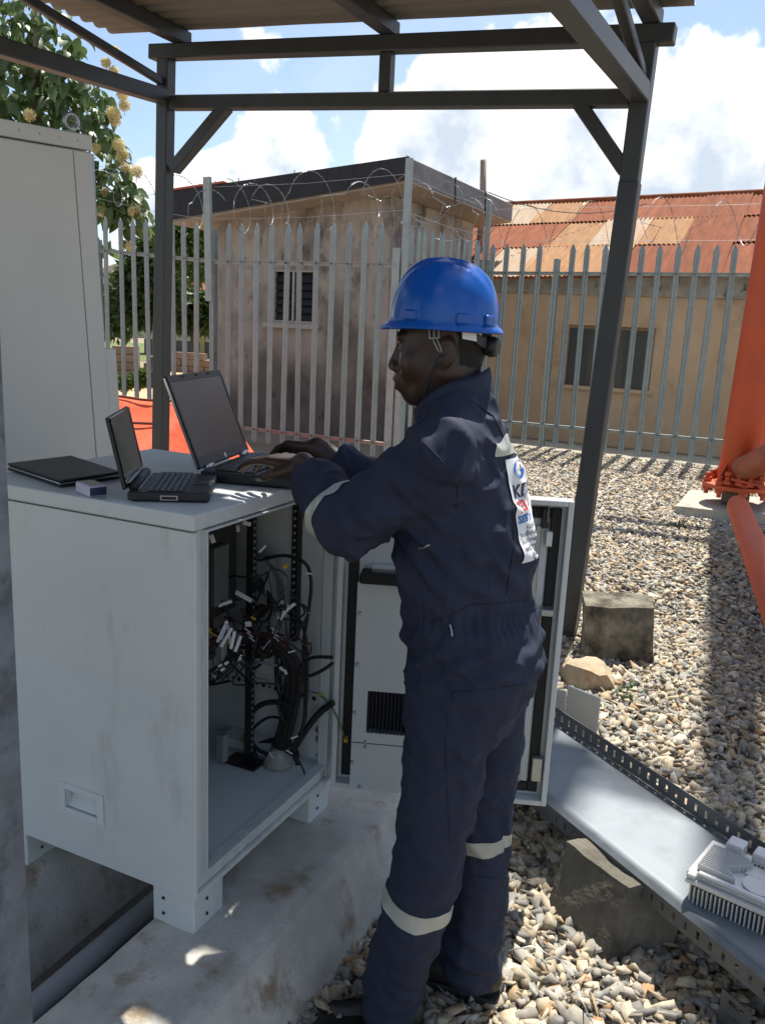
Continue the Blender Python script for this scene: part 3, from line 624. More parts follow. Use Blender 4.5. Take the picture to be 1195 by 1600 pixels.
p = ony(755, 250, 14.9); q = ony(754, 310, 14.9); single(MB().tube([(q.x, q.y, 0), q, p], [.065, .06, .055], 10), 'wooden_pole', pm('grey_timber', (.30, .23, .19), .9, var=.3, scale=14, stretch=(3, 3, .4)), 'short weathered timber pole rising behind the guard house roof', 'pole', (q.x, q.y, 0), True)

# ------------------------------------------------------------------ house with rusty roof
M_tan = pm('tan_plaster', (.66, .47, .30), .92, var=.12, scale=1.5, col2=(.55, .37, .22), thr=(.5, .8), bump=.2, bscale=40, grime=((.20, .13, .08), .56, .75, .6, 1.2, (1, 1, .8)))
M_eave = pm('grey_eave_beam', (.40, .36, .29), .9, var=.3, scale=6, col2=(.10, .08, .06), thr=(.57, .66), bump=.5, bscale=20, bdist=.03)
M_rust = pm('rusted_sheet', (.225, .075, .036), .9, spec=.15, var=.35, scale=2.5, rnd=.12, col2=(.27, .12, .06), thr=(.55, .72), stretch=(3, .5, 1), grime=((.42, .34, .27), .68, .74, .7, 2.5, (5, .35, 1)))
M_rust2 = pm('orange_worn_sheet', (.34, .18, .08), .85, spec=.2, var=.3, scale=3, rnd=.1, col2=(.25, .08, .04), thr=(.55, .68), stretch=(3, .5, 1))
M_rust3 = pm('pale_worn_sheet', (.36, .28, .20), .8, .1, spec=.2, var=.2, scale=3, rnd=.1, col2=(.42, .20, .09), thr=(.5, .66), stretch=(4, .5, 1))
ho = T('house', 'tan plastered house with rusty corrugated iron roof beyond the fence', 'building', (-2.5, 15.5, 0))
hx0, hx1, hy0 = -8.6, 3.4, 14.0; ez = lambda x: 2.475 + .030 * (x + 4.8); vx0, vx1, vz0, vz1 = -3.52, -2.13, .82, 1.775
mb = MB(); wallquad(mb, hx0, vx0, -.15, 2.24, hy0, .2); wallquad(mb, vx1, hx1, -.15, 2.24, hy0, .2); wallquad(mb, vx0, vx1, -.15, vz0, hy0, .2); wallquad(mb, vx0, vx1, vz1, 2.24, hy0, .2)
mb.bb((hx0, hy0 + .2, -.1), (hx0 + .2, 20, 2.2)); mb.bb((hx1 - .2, hy0 + .2, -.1), (hx1, 20, 2.2)); mb.build('wall', M_tan, ho)
mb = MB().prism([(hx0 - .1, hy0 - .05, 2.242), (hx1 + .1, hy0 - .05, 2.242), (hx1 + .1, hy0 - .05, ez(hx1) - .03), (hx0 - .1, hy0 - .05, ez(hx0) - .03)], (0, .25, 0)); mb.build('eave_beam', M_eave, ho)
mb = MB()
for a, b in (((vx0, vz0), (vx0 + .05, vz1)), ((vx1 - .05, vz0), (vx1, vz1)), ((vx0 + .05, vz1 - .05), (vx1 - .05, vz1)), (((vx0 + vx1) / 2 - .03, vz0), ((vx0 + vx1) / 2 + .03, vz1 - .05))): mb.bb((a[0], hy0 + .05, a[1]), (b[0], hy0 + .11, b[1]))
w2 = mb.build('window', pm('tan_window_frame', (.36, .24, .14), .8), ho)
for a, b in ((vx0 + .05, (vx0 + vx1) / 2 - .03), ((vx0 + vx1) / 2 + .03, vx1 - .05)): MB().bb((a, hy0 + .075, vz0 + .002), (b, hy0 + .081, vz1 - .05)).build('pane', pm('dim_window_glass', (.055, .060, .060), .12, var=.1, spec=.5), w2)
MB().bb((vx0 - .06, hy0 - .05, vz0 - .06), (vx1 + .06, hy0 + .18, vz0 - .002)).build('window_sill', M_tan, ho, bevel=.006)
MB().bb((vx0 - .05, hy0 - .035, vz1 + .002), (vx1 + .05, hy0 - .001, vz1 + .045)).build('window_head', M_tan, ho)
sl = math.atan2(4.17 - 2.47, 18.0 - 13.62); Ls = math.hypot(4.17 - 2.47, 18.0 - 13.62); row = Ls / 3 + .1
vs, fs = corrugated(.80, row, .076, .010, 6, 3); shm = {}
for key, m in (('rust', M_rust), ('orange', M_rust2), ('pale', M_rust3)):
    me = MB().add([(x, y, z + .006 * noise.noise((x * 2, y * 2, 0))) for x, y, z in vs], fs).mesh('roof_sheet', True); me.materials.append(m); shm[key] = me
look = {0: 'rrrrrpoorrrrrrrrrrrr', 1: 'rrrrrroporrrrrrrrrrr', 2: 'rrrrporrrrrrrrrrrrrr'}
for rw in range(3):
    for k in range(16):
        x = hx0 - .2 + .75 * k; key = {'r': 'rust', 'o': 'orange', 'p': 'pale'}[look[rw][k]]
        y0 = 13.62 + rw * (Ls / 3) * math.cos(sl); z0 = ez(x) - .01 + rw * (Ls / 3) * math.sin(sl) + .012 * rw + .004 * (k % 2)
        put('roof_sheet', shm[key], ho, (x, y0, z0), (sl + random.gauss(0, .006), -.028, 0))
MB().tube([(hx0 - .2, 18.0, ez(hx0) + 1.72), (hx1 + .2, 18.0, ez(hx1) + 1.72)], .06, 10).build('ridge_cap', M_rust, ho, True)
vs, fs = corrugated(12.2, Ls, .30, .01, 4, 2); mb = MB().add([(hx0 - .2 + x, 18.0 + y * math.cos(sl), ez(hx0 - .2 + x) + 1.70 - y * math.sin(sl) + z) for x, y, z in vs], fs); mb.build('rear_roof', M_rust, ho)
# kerb under the long fence
strip_k = MB()
vs = []; ny_ = 80
for j in range(ny_ + 1):
    x = XC - .3 + 7.5 * j / ny_
    for (y, z) in ((12.13, -.2), (12.13, -.015), (12.16, .012), (12.9, .012), (12.93, -.2)): p = Vector((x, y, z)); vs.append(p + noise.noise_vector(p * 6) * .012)
single(strip_k.add(vs, [(j * 5 + i, (j + 1) * 5 + i, (j + 1) * 5 + i + 1, j * 5 + i + 1) for j in range(ny_) for i in range(4)]), 'concrete_kerb', pm('sunny_kerb', (.42, .38, .30), .95, var=.25, scale=5, col2=(.16, .13, .09), thr=(.58, .68), bump=.4, bscale=40), 'low concrete kerb under the long palisade fence', 'kerb', (-1, 12.5, -.1), smooth=50)

# ------------------------------------------------------------------ tower leg
M_or = pm('orange_tower_paint', (.50, .076, .020), .55, var=.16, scale=2, rvar=.1, grime=((.22, .10, .06), .58, .72, .6, 5, (1, 1, .5)), col2=(.44, .09, .04), thr=(.5, .8), bump=.06, bscale=60)
M_or_shade = pm('shaded_orange_paint', (.34, .095, .045), .55, var=.25, scale=6, bump=.3, bscale=30, col2=(.25, .12, .07), thr=(.5, .75))  # browner orange puts the shade on the brace into its colour
tb = onz(1146, 792, .05); tb = Vector((tb.x, tb.y, 0))
tw = T('tower', 'orange painted tubular tower leg bolted to its concrete footing', 'tower', tuple(tb))
lean = Vector((.024, .0, 1))
MB().tube([tb + lean * z for z in (.29, 1, 3, 6, 9, 12, 15)], [.20, .197, .19, .165, .14, .125, .12], 36).build('leg', M_or, tw, True)
fz = .27
MB().tube([tb + Vector((.203 * math.cos(a), .203 * math.sin(a), fz + .028)) for a in [2 * math.pi * i / 36 for i in range(36)]], .010, 6, closed=True).build('weld_bead', M_or, tw, True)
fl_ = MB().lathe([(.20, 0), (.325, 0), (.325, .04), (.20, .045)], 30, tb + Vector((0, 0, fz - .02))).build('flange', M_or, tw, 40)
for k in range(8):
    a = 2 * math.pi * (k + .35) / 8; c = tb + Vector((math.cos(a) * .285, math.sin(a) * .285, 0)); mb = MB()
    mb.lathe([(.022, fz - .10), (.022, fz + .11)], 8, c); mb.lathe([(.042, fz + .027), (.042, fz + .065)], 6, c); mb.lathe([(.042, fz - .06), (.042, fz - .024)], 6, c); mb.build('bolt', M_or, fl_, 30)
MB().tube([tb + Vector((0, 0, .08)), tb + Vector((0, 0, fz - .02))], .13, 16).build('stub', M_conc2, tw, True)
for k in range(4):
    a = 2 * math.pi * (k + .6) / 4; d_ = Vector((math.cos(a), math.sin(a), 0)); MB().prism([tb + d_ * .19 + Vector((0, 0, fz + .025)), tb + d_ * .32 + Vector((0, 0, fz + .025)), tb + d_ * .195 + Vector((0, 0, fz + .22))], Vector((-d_.y, d_.x, 0)) * .014).build('gusset', M_or, tw)
p0 = onz(1150, 786, .27); p1 = onz(1200, 915, .27); p1 = p0 + (p1 - p0) * 1.7
MB().tube([p0, p0.lerp(p1, .012), p0.lerp(p1, .04), p1], [.045, .078, .092, .092], 22).build('horizontal_brace', M_or, tw, True)
q0 = Vector((tb.x + .02, tb.y - .25, .44)); q1 = deep(1195, 717, 8.0); q1 = q0 + (q1 - q0) * 2.2
MB().tube([q0, q0.lerp(q1, .012), q0.lerp(q1, .04), q1], [.05, .095, .125, .125], 22).build('diagonal_brace', M_or_shade, tw, True)
r0 = Vector((tb.x + .2, tb.y, .30)); r1 = deep(1215, 800, 9.0)
MB().tube([r0, r1, r1 + (r1 - r0) * 1.5], [.05, .06, .06], 12).build('tie_rod', M_or, tw, True)
g_ = MB(); g_.bar(q0 + Vector((-.06, -.03, -.06)), q0 + Vector((.30, -.04, -.10)), .22, .022, (0, 0, 1)); gp = g_.build('gusset_plate', M_or, tw, bevel=.004)
mb = MB()
for k in range(4):
    for zo in (-.04, 0, .045): mb.lathe([(.032 if zo else .022, -.018), (.032 if zo else .022, .018)], 6, q0 + Vector((-.09 + .10 * k, -.11, -.06 + zo)))
mb.build('gusset_bolts', M_or, gp, 30, kind='stuff')
a = onz(1078, 800, .07)
rough_block('tower_footing', pm('pale_footing', (.40, .37, .31), .9, var=.2, scale=6, col2=(.2, .18, .15), thr=(.55, .7), bump=.3), 'flat concrete footing slab under the orange tower leg', 'footing', (tb.x, tb.y, -.1), [(tb.x - .52, tb.y - .50), (tb.x + 1.9, tb.y - .42), (tb.x + 1.9, tb.y + .6), (tb.x - .5, tb.y + .6)], [(tb.x - .50, tb.y - .48), (tb.x + 1.9, tb.y - .40), (tb.x + 1.9, tb.y + .6), (tb.x - .48, tb.y + .6)], -.14, .075, .010, 6, 4)
# unseen panels added high on the leg to shade part of the yard
for xo, z0_, hh in ((-.78, 10.3, 1.05), (-.62, 11.75, .8), (-.95, 11.7, .45)):
    c = tb + lean * z0_ + Vector((xo, 0, hh / 2)); an = MB().box(c, (.30, .13, hh)).build('shade_panel', M_white, tw, bevel=.03); MB().bar(c + Vector((.16, 0, 0)), tb + lean * (z0_ + hh / 2), .06, .06).build('shade_panel_arm', M_steel, an)
# unseen cables added above the yard to cast shadow bands on the gravel
for dy, dz in ((0, 0), (.62, .25)):
    MB().tube([Vector((tb.x + .10 + (-5.0 - tb.x) * t, tb.y + 1.9 + dy - 1.3 * t - .5 * t * t, 6.4 + dz - .9 * t + 1.3 * (t * t - t))) for t in [i / 14 for i in range(15)]], .075, 10).build('shadow_cable', M_rub, tw, True)
# orange tarpaulin over a low heap behind the cabinets
vs = []; nx_, nv_ = 40, 26; prof = [(7.6, -.05), (7.35, .55), (6.9, .80), (6.62, .87), (6.45, .83), (6.3, .73), (5.9, .54), (5.5, .34), (5.2, .0)]
for i in range(nx_ + 1):
    x = -7.2 + 2.35 * i / nx_
    for j in range(nv_ + 1):
        t = j / nv_ * (len(prof) - 1); k = min(int(t), len(prof) - 2); u = t - k; y = prof[k][0] * (1 - u) + prof[k + 1][0] * u; z = prof[k][1] * (1 - u) + prof[k + 1][1] * u
        ed = min(1, (nx_ - i) / 5) * min(1, i / 5); z = z * (.35 + .65 * ed) + .035 * noise.noise((x * 1.3, y * 1.6, 0)) + .012 * noise.noise((x * 5, y * 4, 3)) + .12 * (x + 5.3) * .35
        vs.append((x, y, z))
tp = T('tarpaulin', 'bright orange tarpaulin over a low heap behind the cabinets', 'tarpaulin', (-5.8, 6.4, 0))
MB().add(vs, [(i * (nv_ + 1) + j, (i + 1) * (nv_ + 1) + j, (i + 1) * (nv_ + 1) + j + 1, i * (nv_ + 1) + j + 1) for i in range(nx_) for j in range(nv_)]).build('sheet', pm('orange_tarp', (.74, .10, .03), .75, var=.08, scale=4, bump=.3, bscale=14, bdist=.02), tp, True)
for yy, zz0 in ((6.5, .85), (6.15, .665), (5.72, .46)):
    MB().tube([(-7.1 + 2.25 * i / 16, yy + .03 * math.sin(i), zz0 + .028 + .035 * noise.noise(((-7.1 + 2.25 * i / 16) * 1.3, yy * 1.6, 0)) + .012 * noise.noise(((-7.1 + 2.25 * i / 16) * 5, yy * 4, 3)) + .042 * (-1.8 + 2.25 * i / 16)) for i in range(2, 15)], .014, 6).build('tarp_line', pm('dark_tarp_line', (.16, .05, .03), .9), tp, True)  # thin dark tubes laid across the tarpaulin
# ------------------------------------------------------------------ open telecom cabinet
X0, X1, Y0, Y1, ZB, ZT = -1.862, -1.169, 1.493, 2.172, .294, 1.263
oy0, oy1, oz0, oz1 = 1.537, 2.130, .357, 1.220
cab = T('telecom_cabinet', 'light grey outdoor telecom cabinet with open door, wiring and laptops on top', 'cabinet', ((X0 + X1) / 2, (Y0 + Y1) / 2, .197))
hx0_, hx1_, hz0_, hz1_ = -1.578, -1.470, .426, .478
mb = MB()
mb.bb((X0, Y0, ZB), (hx0_, Y0 + .02, 1.2215)); mb.bb((hx1_, Y0, ZB), (X1, Y0 + .02, 1.2215)); mb.bb((hx0_, Y0, ZB), (hx1_, Y0 + .02, hz0_)); mb.bb((hx0_, Y0, hz1_), (hx1_, Y0 + .02, 1.2215))
mb.build('side_panel', M_cab, cab)
mb = MB(); mb.bb((hx0_ - .001, Y0 + .021, hz0_ - .001), (hx1_ + .001, Y0 + .036, hz1_ + .001))
for a, b in (((hx0_ - .022, hz0_ - .016), (hx0_, hz1_ + .016)), ((hx1_, hz0_ - .016), (hx1_ + .022, hz1_ + .016)), ((hx0_, hz0_ - .016), (hx1_, hz0_)), ((hx0_, hz1_), (hx1_, hz1_ + .016))): mb.bb((a[0], Y0 - .005, a[1]), (b[0], Y0 - .0005, b[1]))
mb.add([(hx0_, Y0 + .004, hz0_ + .002), (hx1_, Y0 + .004, hz0_ + .002), (hx1_, Y0 + .021, hz0_ + .022), (hx0_, Y0 + .021, hz0_ + .022)], [(0, 1, 2, 3)])
mb.build('grip_recess', pm('recess_plastic', (.62, .66, .66), .45, var=.04), cab, bevel=.0015)
MB().bb((X0, Y1 - .02, ZB), (X1, Y1, 1.2215)).build('side_panel', M_cab, cab)
MB().bb((X0, Y0 + .0205, ZB), (X0 + .018, Y1 - .0205, 1.2215)).build('back_panel', M_cab_in, cab)
MB().bb((X0 - .004, Y0 - .004, 1.2255), (X1 + .008, Y1 + .004, ZT)).build('top_cover', M_cab, cab, bevel=.005, seg=2)
MB().bb((X0 + .0185, Y0 + .0205, 1.205), (X1 - .021, Y1 - .0205, 1.2245)).build('ceiling_plate', M_cab_in, cab)
MB().bb((X0 + .0185, Y0 + .0205, ZB), (X1 - .0205, Y1 - .0205, oz0 - .004)).build('floor_plate', M_cab_in, cab)
mb = MB()
for a, b in (((Y0 + .0203, ZB), (oy0, 1.2212)), ((oy1, ZB), (Y1 - .0203, 1.2212)), ((oy0, ZB), (oy1, oz0)), ((oy0, oz1 - .002), (oy1, 1.2212))): mb.bb((X1 - .020, a[0], a[1]), (X1 - .006, b[0], b[1]))
mb.build('front_frame', M_cab, cab)
mb = MB(); w_ = .004
for a, b in (((oy0 - w_, oz0 - w_), (oy0, oz1 + w_ - .002)), ((oy1, oz0 - w_), (oy1 + w_, oz1 + w_ - .002)), ((oy0, oz0 - w_), (oy1, oz0)), ((oy0, oz1 - .002), (oy1, oz1 + w_ - .002))): mb.bb((X1 - .0055, a[0], a[1]), (X1 + .012, b[0], b[1]))
mb.build('rain_lip', M_cab, cab)
mb = MB()
for a, b in (((Y0 + .0005, ZB), (Y0 + .012, 1.2213)), ((Y1 - .012, ZB), (Y1 - .0005, 1.2213)), ((Y0 + .012, ZB), (Y1 - .012, ZB + .012))): mb.bb((X1 - .0055, a[0], a[1]), (X1 + .008, b[0], b[1]))
mb.build('corner_trim', M_cab, cab, bevel=.002)
for (x, y) in ((X1 - .128, Y0 + .003), (X0 + .0, Y0 + .003), (X1 - .128, Y1 - .123), (X0, Y1 - .123)):
    mb = MB().bb((x, y, .190), (x + .128, y + .12, ZB - .001)); lg = mb.build('leg', M_cab, cab, bevel=.003)
    mb = MB()
    for dz in (.225, .268): mb.lathe([(.0045, 0), (.0045, .0015)], 10, (x + .035, y - .0015, dz), (0, -1, 0)); mb.lathe([(.0045, 0), (.0045, .0015)], 10, (x + .1295, y + .05, dz), (1, 0, 0))
    mb.build('bolt_hole', M_blk, lg)
for z in (.42, 1.10): MB().lathe([(.009, z - .045), (.009, z + .045)], 10, (X1 + .006, Y1 + .006, 0)).build('hinge', M_steel, cab)
# inside
def inside(x, y, Y): return ony(x, y, Y)
M_pcb = pm('dark_equipment', (.020, .021, .022), .5, var=.3, scale=12); M_grm = pm('grey_module', (.10, .11, .115), .5, var=.1)
MB().bb((-1.362, 2.015, .357), (-1.382, 2.036, 1.205)).build('rack_post', M_blk, cab)
mb = MB()
for i in range(40): mb.box((-1.361, 2.0255, .40 + .02 * i), (.002, .005, .007))
mb.build('rack_holes', pm('bare_screw', (.45, .45, .44), .4, .5), cab, kind='stuff')
MB().bb((-1.44, 1.99, .353), (-1.33, 2.055, .362)).build('post_foot', M_blk, cab)
MB().bb((-1.294, 2.12, .74), (-1.273, 2.1515, 1.2)).build('rack_post', M_blk, cab)
mb = MB()
for i in range(20): mb.lathe([(.0042, 0), (.0042, .004)], 8, (-1.2835, 2.12, .77 + .022 * i), (0, -1, 0))
mb.build('rack_screws', MATS['bare_screw'], cab, kind='stuff')
MB().bb((-1.80, 1.56, .86), (-1.405, 2.0, 1.19)).build('equipment_shelf', M_pcb, cab, bevel=.003)
for i, (y, z, h) in enumerate(((1.60, .90, .22), (1.68, .90, .22), (1.78, .95, .20), (1.87, .90, .17))): MB().bb((-1.404, y, z), (-1.385, y + .065, z + h)).build('equipment_module', M_grm if i % 2 else M_pcb, cab, bevel=.002)
MB().bb((-1.398, 2.045, .865), (-1.33, 2.10, 1.00)).build('equipment_module', pm('grey_module_light', (.20, .22, .22), .5), cab, bevel=.003)
MB().bb((-1.80, 1.55, .70), (-1.40, 2.0, .735)).build('equipment_tray', M_pcb, cab)
for i in range(12):
    MB().bb((-1.399, 1.57 + .034 * i, .738), (-1.365, 1.57 + .034 * i + .026, .80)).build('breaker', M_grm if i % 3 else pm('breaker_pale', (.26, .27, .26), .5), cab, bevel=.002)
MB().bb((-1.83, 1.54, .362), (-1.52, 1.95, .60)).build('battery_box', pm('brown_battery', (.030, .018, .015), .55), cab, bevel=.006)
mb = MB().bb((-1.74, 2.1405, .545), (-1.172, 2.1515, .578)); mb.build('perforated_strip', pm('white_strip', (.50, .53, .52), .5), cab)
mb = MB()
for i in range(24): mb.lathe([(.0045 if i % 2 else .0075, 0), (.0045 if i % 2 else .0075, .0015)], 8, (-1.72 + .023 * i, 2.1405, .562), (0, -1, 0))
mb.build('strip_holes', M_blk, cab, kind='stuff')
MB().bb((-1.50, 2.145, .60), (-1.20, 2.1515, 1.18)).build('inner_plate', M_cab_in, cab, bevel=.001)
MB().lathe([(.046, 0), (.044, .010), (.036, .026), (.028, .042), (.026, .05)], 18, (-1.292, 2.065, .357)).build('cable_boot', pm('white_cloth_boot', (.33, .33, .30), .9, bump=.8, bscale=60), cab, True)
MB().bb((-1.52, 2.075, .357), (-1.32, 2.1495, .385)).build('floor_channel', M_cab_in, cab, bevel=.002)
MB().bb((-1.46, 1.975, .36), (-1.43, 2.0, .45)).build('grey_spacer', pm('grey_spacer_plastic', (.26, .28, .27), .6), cab, bevel=.002)
mb = MB()
for px_, py_ in ((498, 1140), (498, 1155)): 
    p = ony(px_, py_, 2.1515); mb.lathe([(.012, 0), (.012, .003), (.006, .004)], 12, p, (0, -1, 0))
for px_, py_ in ((420, 1215), (430, 1222), (448, 1216), (408, 1100), (495, 1180), (470, 1205)): mb.lathe([(.005, 0), (.004, .003)], 8, ony(px_, py_, 2.1512), (0, -1, 0))
mb.build('panel_bolts', M_steel, cab, kind='stuff')
def cable(pts, r, m=M_rub, Y=2.05, name='cable', smooth_=3, jit=.0):
    P = [ony(p[0], p[1], p[2] if len(p) > 2 else Y) for p in pts]
    for _ in range(smooth_):
        Q = [P[0]]
        for i in range(len(P) - 1): Q += [P[i].lerp(P[i + 1], .25), P[i].lerp(P[i + 1], .75)]
        P = Q + [P[-1]]
        if len(P) > 60: break
    return MB().tube(P, r, 9).build(name, m, cab, True)
M_gcab = pm('grey_cable', (.10, .105, .11), .5); M_yel = pm('yellow_lug', (.55, .38, .03), .5); M_grn = pm('green_wire', (.10, .17, .06), .5); M_red = pm('dark_red_cable', (.06, .015, .015), .6)
for k, (dx, dy) in enumerate(((0, 0), (5, 4), (-5, -3), (8, -4), (2, -8), (-9, 3))):
    cable([(322 + dx, 1020 + dy * 1.5, 1.80), (345, 1002 + dy, 1.95), (392, 995 + dy, 2.03), (430, 1006 + dy, 2.05), (456 + dx, 1030 + dy, 2.06), (462 + dx, 1065, 2.065), (452 + dx, 1115, 2.07), (438 + dx * .7, 1178, 2.07)], .0105 if k else .013, M_red if k == 4 else M_rub, name='trunk_cable')
cable([(395, 880), (440, 865), (478, 876), (488, 905), (482, 960), (472, 1010), (478, 1090), (474, 1140), (455, 1170)], .0052)
cable([(448, 948), (470, 968), (480, 1000), (480, 1070), (478, 1110), (470, 1150)], .0052)
cable([(400, 1185), (386, 1150), (390, 1115), (410, 1098), (440, 1096), (456, 1106)], .0085)
cable([(388, 1148), (405, 1128), (425, 1118), (450, 1126)], .0045)
cable([(390, 1155), (402, 1172), (425, 1182), (440, 1182)], .006)
cable([(520, 1027), (490, 1026), (474, 1034), (466, 1052), (482, 1058), (505, 1047), (520, 1036)], .0052)
cable([(430, 1000), (430, 1030), (440, 1050), (452, 1058), (440, 1080), (434, 1105), (445, 1130)], .0052)
cable([(520, 1098, 2.1), (500, 1112, 2.1), (485, 1130, 2.09), (468, 1155, 2.08), (455, 1178, 2.075)], .0105)
cable([(400, 1008), (410, 1030), (418, 1018), (424, 1002)], .006)
for k in range(5): cable([(404 + 3 * k, 868 + 2 * k), (425 + 3 * k, 885 + 3 * k), (436 + 2 * k, 915), (440 + 1.5 * k, 950), (438, 985)], .0038, M_gcab)
for k in range(4): cable([(392 + 2 * k, 895 + 8 * k, 2.02), (412, 905 + 7 * k), (418 + 4 * k, 930 + 4 * k), (402, 955 + 5 * k), (380, 965 + 6 * k, 1.98)], .0042)
for k in range(7): cable([(330 + 6 * k, 985 + 3 * k, 1.9), (345 + 5 * k, 1000 + 2 * k, 1.92), (352 + 4 * k, 1018 + 3 * k, 1.9), (326 + 3 * k, 1042 + 4 * k, 1.85)], .0034)
for k in range(5): cable([(405 + 5 * k, 1160, 2.08), (436 + 6 * k, 1150 + 3 * k, 2.06), (470 - 3 * k, 1172 + 4 * k, 2.06), (462 + 2 * k, 1195, 2.07)], .0030)
cable([(462, 1180), (474, 1200), (478, 1218), (468, 1226), (458, 1212)], .0025)
cable([(323, 985, 1.86), (332, 990, 1.88), (348, 1000, 1.9), (358, 1004, 1.9)], .0028, M_yel, name='yellow_wire')
cable([(396, 1140, 2.04), (385, 1146, 2.03), (378, 1158, 2.03)], .008, M_grn)
rg4 = random.Random(21)
for k in range(26):
    x0_, y0_ = rg4.uniform(335, 470), rg4.uniform(925, 1010); pts_ = [(x0_, y0_, rg4.uniform(1.93, 2.06))]
    for q_ in range(4): pts_.append((max(328, min(486, pts_[-1][0] + rg4.gauss(0, 30))), max(880, min(1070, pts_[-1][1] + rg4.gauss(6, 28))), max(1.90, min(2.085, pts_[-1][2] + rg4.gauss(0, .05)))))
    cable(pts_, rg4.choice((.0025, .0032, .0042)), rg4.choice((M_rub, M_rub, M_rub, M_gcab, M_red)))
for k in range(9):
    x_ = rg4.uniform(436, 470); cable([(x_ + rg4.gauss(0, 6), 1015 + rg4.uniform(-15, 15), 2.07), (x_ + rg4.gauss(0, 7), 1060, 2.075), (x_ + rg4.gauss(2, 8), 1110, 2.08), (x_ - 8 + rg4.gauss(0, 8), 1165, 2.08)], rg4.choice((.003, .0045, .006)))
for k in range(6):
    x_ = rg4.uniform(385, 420); cable([(x_, 1005, 2.03), (x_ + rg4.gauss(0, 8), 1022, 2.03), (x_ + 14 + rg4.gauss(0, 8), 1030, 2.04), (x_ + 22, 1008, 2.04)], .004)
M_tag = pm('white_tag', (.70, .70, .74), .55, var=.08)
def cabletag(x, y, Y, l, w, ang, m=M_tag, name='cable_tag'):
    R = cam.matrix_world.to_3x3() @ Matrix.Rotation(math.radians(-ang), 3, 'Z') @ Matrix.Rotation(math.radians(25), 3, 'X')
    MB().box(ony(x, y, Y), (l, w, .0012), R).build(name, m, cab)
for (x, y, Y, l, w, a) in ((381, 932, 1.95, .052, .014, 30), (352, 943, 1.9, .040, .010, -20), (444, 957, 2.0, .048, .013, -55), (452, 950, 2.0, .044, .010, -38), (438, 940, 2.0, .020, .012, 20), (350, 985, 1.86, .055, .010, -72),
                           (358, 992, 1.86, .055, .009, 80), (364, 1000, 1.86, .050, .009, -78), (372, 1006, 1.87, .046, .009, -70), (354, 996, 1.85, .060, .009, -60), (346, 990, 1.85, .052, .009, -65), (388, 975, 1.95, .018, .016, 0), (418, 1008, 1.98, .034, .009, -50),
                           (374, 1032, 1.9, .034, .007, -68), (332, 842, 1.62, .020, .012, 70), (386, 818, 1.9, .022, .012, 15), (372, 826, 1.85, .018, .010, 80), (446, 1050, 2.03, .016, .010, 60), (440, 1045, 2.03, .014, .010, 40), (410, 858, 2.0, .028, .006, -45)): cabletag(x, y, Y, l, w, a)
for (x, y) in ((338, 1048), (344, 1040), (348, 1046), (338, 1056), (354, 1036)): cabletag(x, y, 1.86, .013, .008, -32)
for (x, y, Y, a) in ((387, 985, 1.98, 40), (391, 992, 1.98, 40), (394, 999, 1.98, 40), (428, 984, 1.99, 40), (430, 991, 1.99, 40), (431, 998, 1.99, 40), (456, 1018, 2.03, -15), (483, 896, 2.03, 10), (460, 1152, 2.03, -20), (452, 1175, 2.04, 30), (424, 1180, 2.03, 60), (478, 958, 2.03, -8)): cabletag(x, y, Y, .022, .0045, a, name='cable_tie')
cabletag(446, 885, 2.05, .014, .010, -45, M_yel, 'yellow_lug'); cabletag(327, 984, 1.84, .014, .009, 30, M_yel, 'yellow_lug'); cabletag(396, 966, 1.98, .016, .008, 30, M_yel, 'yellow_lug')

# door, swung open past square
hgx, hgy, da = X1 + .0135, Y1 - .006, math.radians(20.4)
dA = Vector((math.cos(da), math.sin(da), 0)); dN = Vector((math.sin(da), -math.cos(da), 0)); dO = Vector((hgx, hgy, 0)); DR = Matrix([dA, dN, Vector((0, 0, 1))]).transposed(); DW, DZ0, DZ1 = .658, .290, 1.232
def dpt(s, d, z): return dO + dA * s + dN * d + Vector((0, 0, z))
def dpx(x, y): r = sight(x, y); t = (dO - E0).dot(dN) / r.dot(dN); p = E0 + r * t; return (p - dO).dot(dA), p.z
def dbox(mb, s0, s1, d0, d1, z0, z1): return mb.box(dpt((s0 + s1) / 2, (d0 + d1) / 2, (z0 + z1) / 2), (s1 - s0, d1 - d0, z1 - z0), DR)
door = dbox(MB(), 0, DW, -.003, 0, DZ0, DZ1).build('door', M_cab, cab)
mb = MB(); ri = .016
dbox(mb, 0, ri, .0005, .042, DZ0, DZ1); dbox(mb, DW - ri, DW, .0005, .042, DZ0, DZ1); dbox(mb, ri, DW - ri, .0005, .042, DZ0, DZ0 + ri); dbox(mb, ri, DW - ri, .0005, .042, DZ1 - ri, DZ1)
mb.build('door_rim', M_cab, door, bevel=.002)
mb = MB(); g0, g1 = ri + .012, ri + .042
dbox(mb, g0, g1, .0008, .012, DZ0 + g0, DZ1 - g0); dbox(mb, DW - g1, DW - g0, .0008, .012, DZ0 + g0, DZ1 - g0); dbox(mb, g1, DW - g1, .0008, .012, DZ0 + g0, DZ0 + g1); dbox(mb, g1, DW - g1, .0008, .012, DZ1 - g1, DZ1 - g0)
mb.build('door_gasket', M_rub, door, bevel=.003)
dbox(MB(), g1 + .004, DW - g1 - .004, .0008, .006, DZ0 + g1 + .003, DZ1 - g1 - .003).build('door_liner', M_cab_in, door)
s_l, z_b = dpx(556, 1100); s_l = dpx(556, 1050)[0]
zt_ = dpx(600, 905)[1]; vz0_, vz1_ = dpx(600, 1136)[1], dpx(600, 1071)[1]; vs0 = dpx(576, 1100)[0]; vs1 = vs0 + .17
mb = MB(); sr = DW - .115
